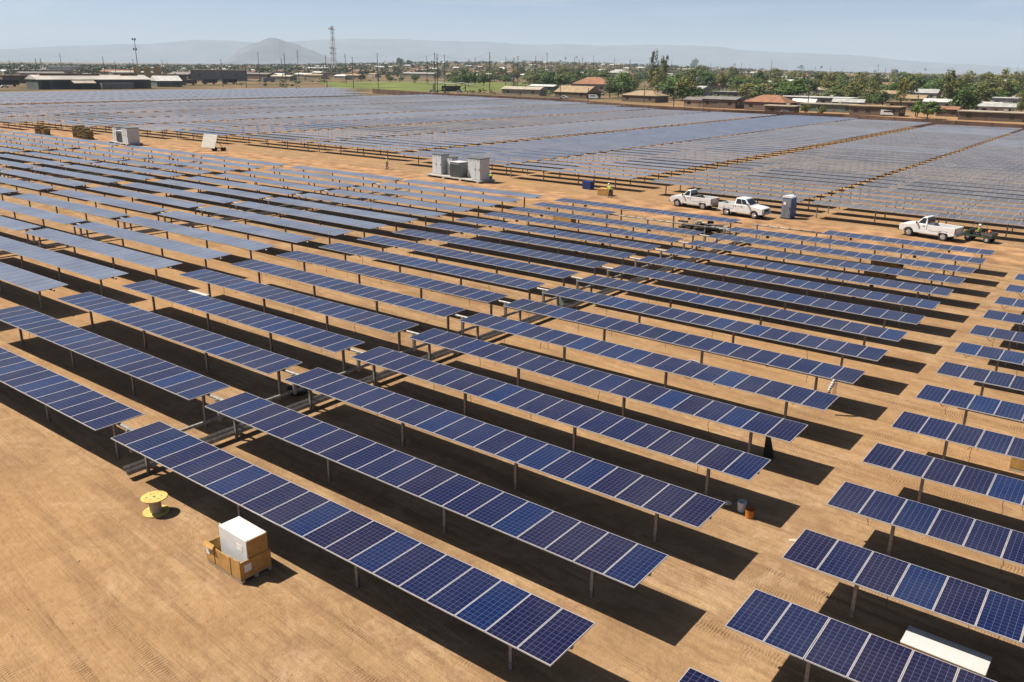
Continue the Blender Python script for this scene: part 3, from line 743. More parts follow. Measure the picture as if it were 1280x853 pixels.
    for s in (-1, 1):
        A = arm(s); sh.append([(J['chest'], .16), (A[0], .075), (A[1], .058)])
    skin('vest' if vest else 'shirt', sh, HIVIS if vest else SHIRT)
    for s in (-1, 1):
        L = leg(s); b = MB(); b.box((L[3][0] - .05, L[3][1], L[3][2] + 0.01), (.28, .10, .10)); b.obj('boot', BOOT, t, bevel=.02, fix=True)
    b = MB(); c0 = Vector(J['crown']) + Vector((0, 0, .0))
    rr = [(.0, .135), (.02, .135), (.03, .115), (.08, .095), (.11, .05), (.12, 0.004)]
    for (z0, r0), (z1, r1) in zip(rr, rr[1:]): b.tube(c0 + Vector((0, 0, z0 - .03)), c0 + Vector((0, 0, z1 - .03)), r0, r1, 14, cap=False)
    b.obj('hard_hat', HELMET, t, smooth=True)
    return t
person('worker in yellow-green vest walking along the road left of the inverter cabinets', (-64.2, 77.0, 0.0), -2.2)
person('worker in yellow-green vest bending over the cardboard boxes near the navy bin', (-23.4, 74.6, 0.0), 2.6, 'bend')
person('crouching worker in yellow-green vest in the shade of the inverter cabinets', (-44.4, 77.6, 0.0), 2.4, 'crouch')

# utility cart with its driver
def utility_cart(loc, rz):
    t = thing('utility_cart', 'small green utility cart parked behind the lone pickup, orange jug on its back', 'utility cart', loc, rz)
    b = MB(); b.box((0, 0, 0.52), (2.5, 1.2, 0.14)); b.prism([(0.75, .55), (1.32, .55), (1.30, .85), (0.95, 1.02), (0.75, 1.02)], -.55, .55)
    b.obj('body', plain('cart_green', (0.022, 0.045, 0.02), .5), t, bevel=.03, fix=True)
    b = MB(); b.box((-0.75, 0, 0.68), (1.0, 1.2, .06))
    for s in (-1, 1): b.box((-0.75, s * .58, .82), (1.0, .05, .26))
    b.box((-1.24, 0, .82), (.05, 1.2, .26)); b.obj('cargo_bed', DARKSTEEL, t, bevel=.01, fix=True)
    b = MB(); b.box((0.1, 0, .70), (.45, 1.0, .16)); b.box((-.14, 0, .98), (.12, 1.0, .44)); b.obj('seat', BLACK, t, bevel=.04, fix=True)
    b = MB(); b.tube((.82, .25, 1.0), (.62, .25, 1.12), .02); b.tube((.62, .25, 1.10), (.60, .25, 1.14), .17, .17, 14); b.obj('steering_wheel', BLACK, t)
    b = MB()
    for s in (-1, 1):
        b.tube((.8, s * .55, .95), (.45, s * .55, 1.8), .025); b.tube((.45, s * .55, 1.8), (-.2, s * .55, 1.8), .025); b.tube((-.2, s * .55, 1.8), (-.25, s * .55, .7), .025)
    b.obj('roll_frame', DARKSTEEL, t)
    for s in (-1, 1):
        for ax in (.88, -.82):
            w_ = MB(); w_.tube((ax, s * .42, .30), (ax, s * .45, .30), .26, .30, 16, cap=True); w_.tube((ax, s * .45, .30), (ax, s * .62, .30), .30, .30, 16); w_.tube((ax, s * .62, .30), (ax, s * .64, .30), .30, .24, 16)
            wo = w_.obj('wheel', TYRE, t)
            rm = MB(); rm.tube((ax, s * .63, .30), (ax, s * .652, .30), .16, .15, 12); rm.obj('rim', RIM, wo)
    for s in (-1, 1): b = MB(); b.box((1.33, s * .36, .74), (.05, .18, .12)); b.obj('headlight', LAMP, t)
    return t
utility_cart((16.9, 74.6, 0), 2.9)
person('worker in yellow-green vest seated on the utility cart behind the lone pickup', (16.8, 74.57, -.02), 2.9, 'sit')
b = MB(); b.tube((0, 0, 0), (0, 0, .34), .18, .18, 14); b.tube((0, 0, .34), (0, 0, .44), .18, .08, 14); b.tube((0, 0, .44), (0, 0, .50), .07, .07, 10)
o = b.obj('water_jug', ORANGE, smooth=False, bevel=.01); o.location = (17.62, 74.4, .71); tag(o, 'orange water jug standing in the utility cart bed', 'jug')

# portable toilet
t = thing('portable_toilet', 'blue and grey portable toilet with white domed roof, behind the crew-cab pickup', 'portable toilet', (-1.55, 74.9, 0), -0.08)
b = MB(); b.box((0, 0, .07), (1.16, 1.2, .14)); b.obj('base', BLACK, t, bevel=.02, fix=True)
b = MB(); b.box((0, .03, 1.17), (1.10, 1.10, 2.06)); b.obj('wall', BLUEPLASTIC, t, bevel=.04, fix=True)
b = MB(); b.box((0, -.555, 1.12), (.98, .07, 1.98))
for x in (-.25, .25): b.box((x, -.595, 1.1), (.30, .02, 1.5))
d = b.obj('door', GREYPLASTIC, t, bevel=.01, fix=True)
b = MB(); b.box((.38, -.62, 1.1), (.06, .04, .16)); b.obj('handle', BLACK, d)
b = MB(); b.box((-.2, -.612, 1.62), (.26, .012, .30)); b.obj('notice', PAPER, d)
b = MB(); pr_ = [(-.58, 2.2), (-.55, 2.32), (-.38, 2.42), (0, 2.47), (.38, 2.42), (.55, 2.32), (.58, 2.2)]
b.prism(pr_, -.60, .60); b.obj('roof', WHITE, t, bevel=.03, fix=True)
b = MB(); b.tube((.35, .35, 2.3), (.35, .35, 2.75), .05); b.obj('vent_pipe', GREYPLASTIC, t)

# inverter stations
def cabinet(t, x, y, w_, d_, h, z=.35):
    b = MB(); b.box((x, y, z + h / 2), (w_, d_, h)); c = b.obj('cabinet', CABINET, t, bevel=.02, fix=True)
    b = MB(); b.box((x, y, z + h + .05), (w_ + .12, d_ + .12, .10)); b.obj('cap', CABROOF, c)
    nd = max(1, round(w_ / 1.0))
    for k in range(nd):
        dx = x - w_ / 2 + (k + .5) * w_ / nd
        b = MB(); b.box((dx, y - d_ / 2 - .012, z + h * .5), (w_ / nd - .08, .024, h - .16)); b.box((dx, y - d_ / 2 - .026, z + h - .32), (w_ / nd * .5, .012, .22)); dd = b.obj('door', CABINET, c, bevel=.008, fix=True)
        b = MB(); b.box((dx + w_ / nd * .32, y - d_ / 2 - .04, z + h * .52), (.06, .04, .22)); b.obj('handle', BLACK, dd)
        b = MB()
        for q in range(4): b.box((dx, y - d_ / 2 - .028, z + h - .30 + q * .05), (w_ / nd * .42, .01, .02))
        b.obj('louvre', GREYFIN, dd)
def station(label, loc, rz, layout, fin):
    t = thing('inverter_station', label, 'inverter station', loc, rz)
    x0 = min(a[0] - a[2] / 2 for a in layout) - .4; x1 = max(a[0] + a[2] / 2 for a in layout) + .4
    b = MB(); b.box(((x0 + x1) / 2, 0, .29), (x1 - x0, 2.9, .12)); b.obj('skid', CONCRETE, t, bevel=.01, fix=True)
    n = 4
    for k in range(n):
        x = x0 + .4 + (x1 - x0 - .8) * k / (n - 1); b = MB(); b.box((x, 0, .115), (.5, 3.1, .23)); b.obj('footing', CONCRETE, t)
    for a in layout: cabinet(t, *a)
    fx, fy, fw_, fd, fh = fin
    b = MB(); b.box((fx, fy, .35 + fh / 2), (fw_, fd, fh)); tr = b.obj('transformer', GREYFIN, t, bevel=.03, fix=True)
    b = MB()
    for k in range(14): b.box((fx - fw_ / 2 + .08 + (fw_ - .16) * k / 13, fy - fd / 2 - .07, .35 + fh * .48), (.03, .14, fh * .8))
    b.obj('cooling_fins', GREYFIN, tr)
    b = MB(); b.box((fx, fy, .35 + fh + .04), (fw_ + .1, fd + .1, .08)); b.obj('lid', WHITE, tr, bevel=.02, fix=True)
station('row of white inverter cabinets and grey transformer on a skid, road centre', (-48.5, 75.6, 0), -.09,
        [(-4.1, .3, 1.9, 1.5, 2.7), (-2.1, .75, 1.0, 1.1, 2.4), (2.2, .75, 1.2, 1.2, 2.6), (4.3, -.1, 1.6, 1.8, 2.8)], (.05, -.1, 1.9, 1.6, 2.0))
station('smaller pale grey inverter cabinets on a skid, far left of the road', (-130.0, 71.6, 0), -.12,
        [(-3.1, .2, 2.0, 1.6, 2.6), (2.9, 0, 2.6, 2.2, 2.8)], (0.0, -.2, 2.4, 1.6, 2.1))

# ------------------------------------------------------------------ site objects
# cable reel
t = thing('cable_reel', 'empty wooden cable reel lying flat on the sand at lower left', 'cable reel', (3.45, -.42, 0))
for z, nm in ((.0, 'flange'), (.56, 'flange')):
    b = MB(); b.tube((0, 0, z), (0, 0, z + .045), .44, .44, 40); b.obj(nm, WOOD, t, bevel=.006)
b = MB(); b.tube((0, 0, .045), (0, 0, .56), .20, .20, 24); b.obj('drum', WOODPALE, t, smooth=False)
b = MB()
for k in range(6):
    a = 2 * PI * k / 6; b.tube((.24 * math.cos(a), .24 * math.sin(a), .605), (.24 * math.cos(a), .24 * math.sin(a), .618), .022, n=8)
b.tube((0, 0, .605), (0, 0, .612), .05, n=12); b.obj('bolt', DARKSTEEL, t)
# cardboard crate on a pallet with a boxed white unit
t = thing('cardboard_crate', 'open cardboard crate on a pallet beside the nearest table', 'crate', (8.55, -.60, 0), -.03)
cw, cd, ch_ = 1.84, 1.10, .58
b = MB()
for y in (-.48, 0, .48): b.box((0, y, .075), (1.9, .10, .09))
for k in range(7): b.box((-.86 + k * .287, 0, .13), (.12, 1.06, .022))
b.obj('pallet', WOODPALE, t)
b = MB(); z0 = .145
for s in (-1, 1):
    b.box((0, s * (cd / 2 - .012), z0 + ch_ / 2), (cw, .024, ch_)); b.box((s * (cw / 2 - .012), 0, z0 + ch_ / 2), (.024, cd - .05, ch_))
b.box((0, 0, z0 + .01), (cw - .05, cd - .05, .02)); b.obj('carton', CARD, t)
b = MB(); b.prism([(.30, z0 + ch_ - .02), (.94, z0 + ch_ - .02), (.92, z0 + ch_ + .10), (.62, z0 + ch_ + .03), (.50, z0 + ch_ + .08)], -cd / 2 - .006, -cd / 2 + .012); b.obj('torn_flap', CARD, t)
b = MB(); b.box((-.80, -cd / 2 - .008, z0 + .36), (.17, .006, .26)); b.obj('shipping_label', PAPER, t)
b = MB(); b.box((cw / 2 + .008, -.28, z0 + .33), (.006, .24, .26)); b.obj('shipping_label', PAPER, t)
b = MB()
for x in (-.45, .42): b.box((x, -cd / 2 - .004, z0 + ch_ / 2 - .01), (.03, .006, ch_ - .02)); b.box((x, cd / 2 + .004, z0 + ch_ / 2 - .01), (.03, .006, ch_ - .02))
b.obj('strap', BLACK, t)
b = MB(); b.box((0, 0, 0), (.5, .012, .16), M=Matrix.Rotation(R(-35), 4, 'X')); fl = b.obj('loose_flap', CARD, t); fl.location = (-.66, -cd / 2 - .04, z0 + ch_ + .04)
t = thing('boxed_unit', 'tall white-topped carton standing inside the open cardboard crate', 'carton', (8.70, -.47, .17), -.03)
b = MB(); b.box((0, 0, .58), (1.46, .74, 1.16)); b.obj('liner', plain('white_carton', (.60, .60, .58), .6, .04, 3), t, bevel=.012, fix=True)
b = MB(); b.box((.738, 0, .58), (.02, .70, 1.12)); b.obj('end_panel', CARD, t)
b = MB(); b.box((.35, -.373, .80), (.30, .006, .22)); b.obj('shipping_label', PAPER, t)
b = MB(); b.box((-.05, -.30, 1.165), (1.5, .03, .03)); b.box((.1, .32, 1.165), (1.3, .03, .03)); b.obj('edge_strip', FOAM, t)

# long carton under the second right-hand table
def carton(label, loc, rz, size, top, name='carton', cat='carton', lid=True):
    t = thing(name, label, cat, loc, rz)
    sx, sy, sz = size
    b = MB(); b.box((0, 0, .06), (sx * .98, sy * .98, .10)); b.obj('pallet', WOODPALE, t)
    b = MB(); b.box((0, 0, .12 + sz / 2), size); b.obj('box', CARD, t, bevel=.01, fix=True)
    if lid: b = MB(); b.box((0, 0, .13 + sz), (sx + .03, sy + .03, .03)); b.obj('lid', top, t, bevel=.006, fix=True)
    return t
carton('long white-topped carton lying behind the second right-hand table', (27.05, 8.0, 0), -.02, (2.0, .85, .50), FOAM)
carton('brown cardboard box under the fifth right-hand table at the picture edge', (27.2, 22.9, 0), 0, (1.2, 1.0, .6), CARD)
carton('white-topped carton between the rows left of the drive rails', (-18.7, 15.35, 0), .02, (2.0, .8, .74), FOAM)
carton('white-sided carton between the rows below the worker with boxes', (-17.2, 55.55, 0), 0, (2.2, .9, .75), FOAM)
carton('dark crate under the second row from the road, below the lone pickup', (13.1, 57.1, 0), 0, (2.3, .9, .6), GREYPLASTIC)
carton('low brown crate between rows, third row from the road', (13.6, 53.2, 0), 0, (2.2, .8, .35), CARD)
carton('cardboard boxes stacked low at the road edge beside the bending worker', (-25.0, 76.1, 0), .1, (1.6, 1.2, .7), CARD)
t = thing('waste_bin', 'navy blue bin at the road edge left of the bending worker', 'bin', (-29.6, 79.4, 0), -.05)
b = MB(); b.box((0, 0, .5), (1.25, .9, .96), top=(1.06, 1.1)); b.obj('bin_body', NAVYBIN, t, bevel=.03, fix=True)
b = MB(); b.box((0, 0, 1.01), (1.38, 1.04, .06)); b.obj('lid', NAVYBIN, t, bevel=.02, fix=True)
# buckets
def bucket(label, loc, mat, r, h):
    t = thing('bucket', label, 'bucket', loc)
    b = MB(); n = 20
    b.tube((0, 0, 0), (0, 0, h), r * .84, r, n, cap=False); b.tube((0, 0, h), (0, 0, .03), r * .95, r * .80, n, cap=False)
    b.tube((0, 0, .001), (0, 0, .03), r * .83, r * .83, n); b.tube((0, 0, h - .03), (0, 0, h), r * 1.05, r * 1.05, n, cap=False)
    b.obj('pail', mat, t, smooth=True)
    b = MB(); pts = [(r * 1.05 * math.cos(PI * k / 8), -.02 - r * .5 * math.sin(PI * k / 8), h - .05 - r * .5 * math.sin(PI * k / 8)) for k in range(9)]
    for p, q in zip(pts, pts[1:]): b.tube(p, q, .006, n=5)
    b.obj('handle', DARKSTEEL, t)
bucket('white plastic bucket in the shade beside the orange bucket', (19.54, 12.62, 0), BUCKET, .16, .37)
bucket('orange bucket in the shade beside the white bucket', (19.95, 12.36, 0), ORANGE, .175, .32)
b = MB()
for q, (x, y, r) in enumerate(((0, 0, .07), (.09, .05, .05), (-.07, .06, .045))): b.tube((x, y, .0), (x, y, r * 1.6), r, r * .8, 10)
o = b.obj('cable_coil', PAPER); o.location = (18.95, 12.75, 0); tag(o, 'small pale coil on shaded ground left of the buckets', 'cable coil')
# cable bundle hanging off a table corner
t = thing('cable_bundle', 'white bagged cable bundle hanging from a table corner by the sandy aisle', 'cable bundle', (19.15, 23.64, 0))
b = MB(); prev = None
for k in range(7):
    z = 1.68 - k * .11; r = [.04, .07, .085, .085, .07, .06, .04][k]; p = (-.02 * k + .02 * math.sin(k), -.03 * k, z)
    if prev: b.tube(prev[0], p, prev[1], r, 10)
    prev = (p, r)
b.obj('bag', CLOTH, t, smooth=True)
b = MB(); b.tube((-.10, -.15, 1.12), (-.20, -.2, .78), .07, .09, 8); b.obj('hanging_end', RUST, t)
b = MB()
for k in range(4): b.tube((.06 + k * .03, -.02, 1.7), (.05 + k * .05, -.1, .92 - k * .06), .008, n=5)
b.obj('cable', BLACK, t)
# module leaning on a pile
t = thing('leaning_board', 'dark triangular board leaning on a pile near the aisle end', 'board', (18.42, 17.42, 0))
Mx = Matrix.Rotation(R(72), 4, 'X') @ Matrix.Rotation(R(6), 4, 'Z')
b = MB(); b.prism([(.04, .0), (.50, .0), (.22, .98), (.06, 1.05)], -.02, .02); b.obj('panel', BLACK, t)
b = MB(); b.tube((.50, 0, .02), (.22, 0, .98), .018, n=6); b.tube((.04, 0, .02), (.50, 0, .02), .018, n=6); b.obj('rim', DARKSTEEL, t)
# drive motor in the joint of row eight
t = thing('drive_motor', 'grey gear motor on the nearest drive rails, mid-field', 'motor', (-.3, 30.6, 0))
b = MB(); b.box((0, 0, .5), (.5, .7, 1.0)); b.obj('stand', GREYFIN, t, bevel=.02, fix=True)
b = MB(); b.tube((0, -.5, 1.05), (0, .6, 1.05), .22, .2, 14); b.obj('housing', GREYPLASTIC, t)
b = MB(); b.box((-.5, .8, .85), (.5, .4, .5)); b.obj('control_box', WHITE, t, bevel=.02, fix=True)
# black tub in the joint
t = thing('black_tub', 'low black tub on the ground by the nearest drive rails', 'tub', (-1.7, 9.9, 0))
b = MB(); b.tube((0, 0, 0), (0, 0, .22), .42, .5, 20, cap=False); b.tube((0, 0, .02), (0, 0, .03), .42, .42, 20); b.obj('shell', BLACK, t, smooth=False)
b = MB(); b.tube((0, 0, .20), (0, 0, .235), .53, .53, 20, cap=False); b.obj('lip', BLACK, t)
# scrap pile by the trucks
t = thing('scrap_pile', 'heap of dark pipe offcuts and scrap below the crew-cab pickup', 'scrap pile', (-5.0, 62.6, 0), -.05)
r2 = random.Random(5)
for nm, mt, n, rr in (('pipe', STEEL, 6, .09), ('bar', BLACK, 20, .10)):
    for k in range(n):
        a = r2.gauss(0, .35); L = r2.uniform(1.2, 3.2); x, y, z = r2.gauss(0, 1.1), r2.gauss(0, .45), r2.uniform(.12, .55)
        b = MB(); dx, dy = L / 2 * math.cos(a), L / 2 * math.sin(a); b.tube((x - dx, y - dy, max(rr, z - .1)), (x + dx, y + dy, z + r2.uniform(-.05, .15)), rr, n=8); b.obj(nm, mt, t)
for k in range(6): b = MB(); b.box((r2.gauss(.5, 1.3), r2.gauss(0, .5), r2.uniform(.25, .8)), (r2.uniform(.3, .8), r2.uniform(.2, .5), r2.uniform(.15, .35)), rz=r2.uniform(0, 3)); b.obj('block', WOODPALE if k % 2 else BLACK, t)
# tilted board on a cart
t = thing('board_cart', 'tilted white square board on a small wheeled cart beside the road', 'board cart', (-106.6, 75.2, 0), .62)
b = MB(); b.box((-.5, -.1, 1.7), (2.5, .12, 2.7), M=Matrix.Rotation(R(-34), 4, 'X') @ Matrix.Rotation(R(4), 4, 'Y')); b.obj('board', plain('cream_board', (.52, .49, .40), .6), t)
b = MB(); b.box((.9, .2, .5), (2.4, .9, .12)); b.tube((0, 0, .5), (-.3, .5, 2.2), .05); b.tube((1.8, 0, .5), (.5, .5, 2.0), .05); b.obj('chassis', DARKSTEEL, t)
for x in (.2, 1.8):
    for y in (-.3, .7): b = MB(); b.tube((x, y - .09, .32), (x, y + .09, .32), .32, n=14); b.obj('wheel', TYRE, t)
# brush piles on the road edge, cut scrub heaped in a pallet cage
PALLETW = plain('old_pallet_wood', (.24, .165, .075), .9, .35, 2, 0, .2, .25)
PALLETB = plain('end_board_wood', (.40, .33, .20), .85, .2, 3)
def pallet_stack(label, loc, rz, cols, seed):
    r_ = random.Random(seed); t = thing('pallet_stack', label, 'pallet stack', loc, rz)
    for ci, (x, hh) in enumerate(cols):
        for k in range(hh):
            b = MB(); ox, oy = x + r_.uniform(-.08, .08), r_.uniform(-.12, .12); z = k * .155; a = r_.uniform(-.04, .04)
            for q in range(5): b.box((ox, oy - .54 + q * .27, z + .135), (1.2, .12, .025), rz=a)
            for q in (-.54, 0, .54): b.box((ox + q, oy, z + .06), (.11, 1.15, .12), rz=a)
            b.obj('pallet', PALLETW, t)
    b = MB(); b.box((cols[0][0] - .72, 0, cols[0][1] * .074), (.10, 1.2, cols[0][1] * .148)); b.obj('end_board', PALLETB, t)
pallet_stack('long tan-brown stack of pallets at the road edge, left of the far grey cabinets', (-147.6, 72.0, 0), -.1, [(-2.6, 14), (-1.3, 16), (0, 17), (1.3, 15), (2.6, 14), (3.9, 11)], 1)
pallet_stack('smaller split stack of brown pallets at the road edge, farthest left', (-162.5, 71.0, 0), -.1, [(-2.3, 10), (-1.0, 13), (1.2, 12), (2.4, 9)], 2)
# litter on the aisle
t = thing('glove', 'dropped pale work glove on the sandy aisle', 'glove', (22.35, 6.6, 0), .5)
b = MB(); b.box((0, 0, .025), (.13, .22, .05)); b.obj('palm', PAPER, t, bevel=.015, fix=True)
for k in range(4): b = MB(); b.tube((-.05 + k * .034, .1, .025), (-.055 + k * .037, .22 - abs(k - 1.5) * .02, .02), .016, .012, 6); b.obj('finger', PAPER, t)
b = MB(); b.tube((.06, 0, .025), (.13, .08, .02), .018, .014, 6); b.obj('thumb', PAPER, t)
b = MB(); b.prism([(-.22, 0), (.2, 0), (.15, .04), (.03, .08), (-.12, .04)], -.08, .10); o = b.obj('crumpled_paper', WOODPALE, fix=True); o.location = (21.8, 11.75, 0); tag(o, 'crumpled pale paper on the aisle beside the buckets', 'paper')
b = MB(); b.prism([(-.5, 0), (.45, 0), (.3, .06), (-.1, .11), (-.4, .05)], -.15, .2); o = b.obj('crumpled_sheet', CLOTH, fix=True); o.location = (11.2, 26.0, 0); tag(o, 'crumpled white sheet on bare sand between the middle rows', 'sheet')

# clods and pebbles scattered on the near sand
r3 = random.Random(11); b = MB()
for k in range(2200):
    x = r3.uniform(-25, 27); y = r3.choice([r3.uniform(-11, 1), r3.uniform(-11, 1), r3.uniform(0, 45)]); s = abs(r3.gauss(0, .012)) + .008
    a = r3.uniform(0, 6.28)
    pts = [(x + s * math.cos(a + q * PI / 2) * r3.uniform(.7, 1.4), y + s * math.sin(a + q * PI / 2) * r3.uniform(.7, 1.4), -.004) for q in range(4)]
    top = (x + s * .3, y, s * r3.uniform(.5, 1.1)); i0 = len(b.v)
    b.poly(pts + [top], [(0, 1, 4), (1, 2, 4), (2, 3, 4), (3, 0, 4)])
tag(b.obj('pebbles', plain('clod', (.27, .175, .095), .95, .3, 2, 0, .1)), 'small clods scattered over the bare sand', 'pebbles', kind='stuff')
# ------------------------------------------------------------------ town beyond the plant
def at(px, py, z=0.0):
    d = rt2 * ((px - 640) / 1041.4) + up2 * ((426.5 - py) / 1041.4) + fw
    p = CAMP + d * ((z - CAMP.z) / d.z); return p
def dist(p): return math.hypot(p[0] - CAMP.x, p[1] - CAMP.y)
def g_at(px, py):
    p = at(px, py); return (p.x, p.y, rise(p.x, p.y)), dist(p) / 1041.4 * math.cos(math.atan((px - 640) / 1041.4 * cp_)) * cp_ ** 2

ROOF = {k: plain('roof_' + k, c, .85, .16, .4, rand=.08) for k, c in dict(white=(0.48, 0.47, 0.44), cream=(0.341, 0.298, 0.223), brown=(0.161, 0.093, 0.056), terracotta=(0.223, 0.105, 0.056), grey=(0.149, 0.136, 0.124), tan=(0.260, 0.186, 0.105), pale=(0.310, 0.310, 0.285)).items()}
WALL = {k: plain('wall_' + k, c, .9, .12, .5, rand=.08) for k, c in dict(white=(0.341, 0.322, 0.291), cream=(0.310, 0.260, 0.186), tan=(0.223, 0.161, 0.105), brown=(0.124, 0.087, 0.062), grey=(0.155, 0.149, 0.143), pink=(0.279, 0.211, 0.180), green=(0.105, 0.130, 0.105)).items()}
def house(label, px, py, w_, d_, h, rh, roof, wall, kind='gable', rz=0.0, name='house', cat='house', nwin=3, over=.5):
    p, s = g_at(px, py)
    t = thing(name, label, cat, p, rz)
    b = MB(); b.box((0, 0, h / 2), (w_, d_, h)); wl = b.obj('wall', WALL[wall], t)
    b = MB(); W2, D2 = w_ / 2 + over, d_ / 2 + over
    if kind == 'flat': b.box((0, 0, h + .16), (2 * W2, 2 * D2, .30)); b.box((w_ * .2, 0, h + .7), (1.3, 1.0, .8))
    elif kind == 'hip':
        r = max(.5, w_ / 2 - d_ / 2)
        b.poly([(-W2, -D2, h), (W2, -D2, h), (W2, D2, h), (-W2, D2, h), (-r, 0, h + rh), (r, 0, h + rh)], [(3, 2, 1, 0), (0, 1, 5, 4), (2, 3, 4, 5), (1, 2, 5), (3, 0, 4)])
    else:
        b.prism([(-D2, h - .1), (D2, h - .1), (0, h + rh)], -W2, W2, axis='x')
    ro = b.obj('roof', ROOF[roof], t, fix=True)
    if kind != 'flat': b = MB(); b.box((w_ * .22, d_ * .12, h + rh * .9), (.7, .7, 1.2)); b.obj('chimney', WALL[wall], ro)
    for k in range(nwin):
        x = -w_ / 2 + (k + .5) * w_ / nwin
        if k == nwin // 2:
            b = MB(); b.box((x, -d_ / 2 - .03, 1.05), (1.0, .06, 2.1)); b.obj('door', WALL['brown'], t)
        else:
            b = MB(); b.box((x, -d_ / 2 - .03, h * .55), (1.5, .06, 1.1)); b.obj('window', WINDOW, t)
    for y in (-d_ * .2, d_ * .2):
        b = MB(); b.box((w_ / 2 + .03, y, h * .55), (.06, 1.2, 1.1)); b.obj('window', WINDOW, t)
    return t, p
HOUSES = []
def H(short, label, px, py, *a, **k):
    t, p = house(label, px, py, *a, **k); HOUSES.append((short, p, px))
H('the long cream house', 'long cream house with pale roof, farthest left behind the fence', 655, 119, 24, 9, 3.3, 1.3, 'cream', 'cream', rz=.15)
H('the green-grey shed', 'green-grey shed with white roof behind the long cream house', 680, 114, 18, 9, 3.2, 1.0, 'white', 'green', rz=.15)
H('the low tan-roofed house', 'low brown house with orange-tan roof close behind the fence', 722, 122.5, 21, 12, 3.0, 3.0, 'tan', 'brown', rz=-.1)
H('the big terracotta house', 'large house with terracotta hip roof behind the low tan-roofed house', 742, 115.5, 24, 15, 5.2, 4.2, 'terracotta', 'pink', 'hip', rz=.2)
H('the pinkish house', 'pinkish white house on the skyline, above the trees, with stepped roof', 773, 100, 26, 16, 7, 4.5, 'pale', 'pink', 'hip', rz=.1)
H('the dark brown house', 'dark brown house with tan roof right against the fence', 806, 127.5, 19, 11, 3.0, 2.2, 'tan', 'brown', 'hip', rz=-.1)
H('the long pale hall', 'long hall with pale green-white roof half hidden by bushes', 856, 119, 30, 13, 4.0, 1.6, 'pale', 'white', rz=-.1)
H('the grey shed', 'weathered grey shed with grey roof against the fence', 880, 134, 15, 8, 3.0, 1.0, 'grey', 'tan', rz=-.06)
H('the grey-roofed barn', 'wide grey-roofed barn with brown walls against the fence', 904, 135, 15, 9, 3.6, 1.0, 'grey', 'brown', rz=-.06)
H('the orange-roofed house', 'house with wide orange-brown hip roof and pale porch by the fence', 962, 138, 17, 10, 3.2, 2.6, 'terracotta', 'brown', 'hip', rz=-.1)
H('the pale porch', 'pale flat porch roof in front of the orange-roofed house', 977, 142, 11, 5, 2.6, 1, 'cream', 'brown', 'flat', nwin=2)
H('the long white flat roof', 'very long building with white flat roof behind the right-hand fence', 1020, 131, 34, 11, 3.3, 1, 'white', 'grey', 'flat', nwin=7)
H('the cream awning', 'cream flat awning building below the long white flat roof', 1036, 140, 20, 6, 2.8, 1, 'cream', 'green', 'flat', nwin=4)
H('the brown flat-roofed house', 'house with broad tan-brown flat roof beside the white van', 1096, 144, 17, 9, 3.0, 1, 'tan', 'brown', 'flat', nwin=4)
H('the small terracotta shed', 'small terracotta-roofed shed between two big round trees', 1184, 145.5, 7, 5, 2.6, .9, 'terracotta', 'brown')
H('the cream carport', 'wide cream flat carport at far right by the fence', 1239, 151, 19, 7, 2.7, 1, 'cream', 'brown', 'flat', nwin=3)
H('the white cottage', 'white cottage with cluttered pale roof above the cream carport', 1226, 141, 13, 8, 3.0, 1.2, 'white', 'white', nwin=3)
H('the boxy white house', 'boxy white house at far right above the white cottage', 1258, 134, 11, 9, 4.0, 1, 'white', 'white', 'flat')
H('the orange-roofed cottage', 'cottage with orange roof and white front among trees, upper middle', 964, 117.5, 14, 9, 3.5, 3, 'terracotta', 'white', rz=.1)
H('the far tan row house', 'long tan-roofed row house among trees behind the brown flat roof', 1085, 124, 34, 10, 3.5, 1.5, 'tan', 'cream', nwin=6)
H('the white gabled house', 'white gabled house between trees, right of the slim cypress', 1153, 125, 16, 9, 4, 2, 'pale', 'white')
H('the far white shed', 'bright white-roofed shed among the mid-distance trees', 988, 101.5, 24, 12, 4, 1.6, 'white', 'white')
H('the far pink house', 'pink house with red roof on the right-hand skyline', 1062, 101, 24, 12, 5, 3, 'terracotta', 'pink', 'hip')
H('the far pale house', 'pale house half hidden by trees right of the white gabled house', 1205, 112, 22, 10, 4, 2, 'pale', 'white')
H('the small brown house', 'small brown house with tan gable right of the tall gum trees', 1140, 131, 12, 8, 3.0, 1.6, 'tan', 'tan')
H('the flat grey house', 'flat grey house behind the grey-roofed barn', 912, 122.5, 16, 9, 3.2, 1, 'pale', 'grey', 'flat')
H('the white bungalow', 'white bungalow with white roof left of the long white flat roof', 985, 126, 12, 8, 3.2, 1, 'white', 'white', 'flat')
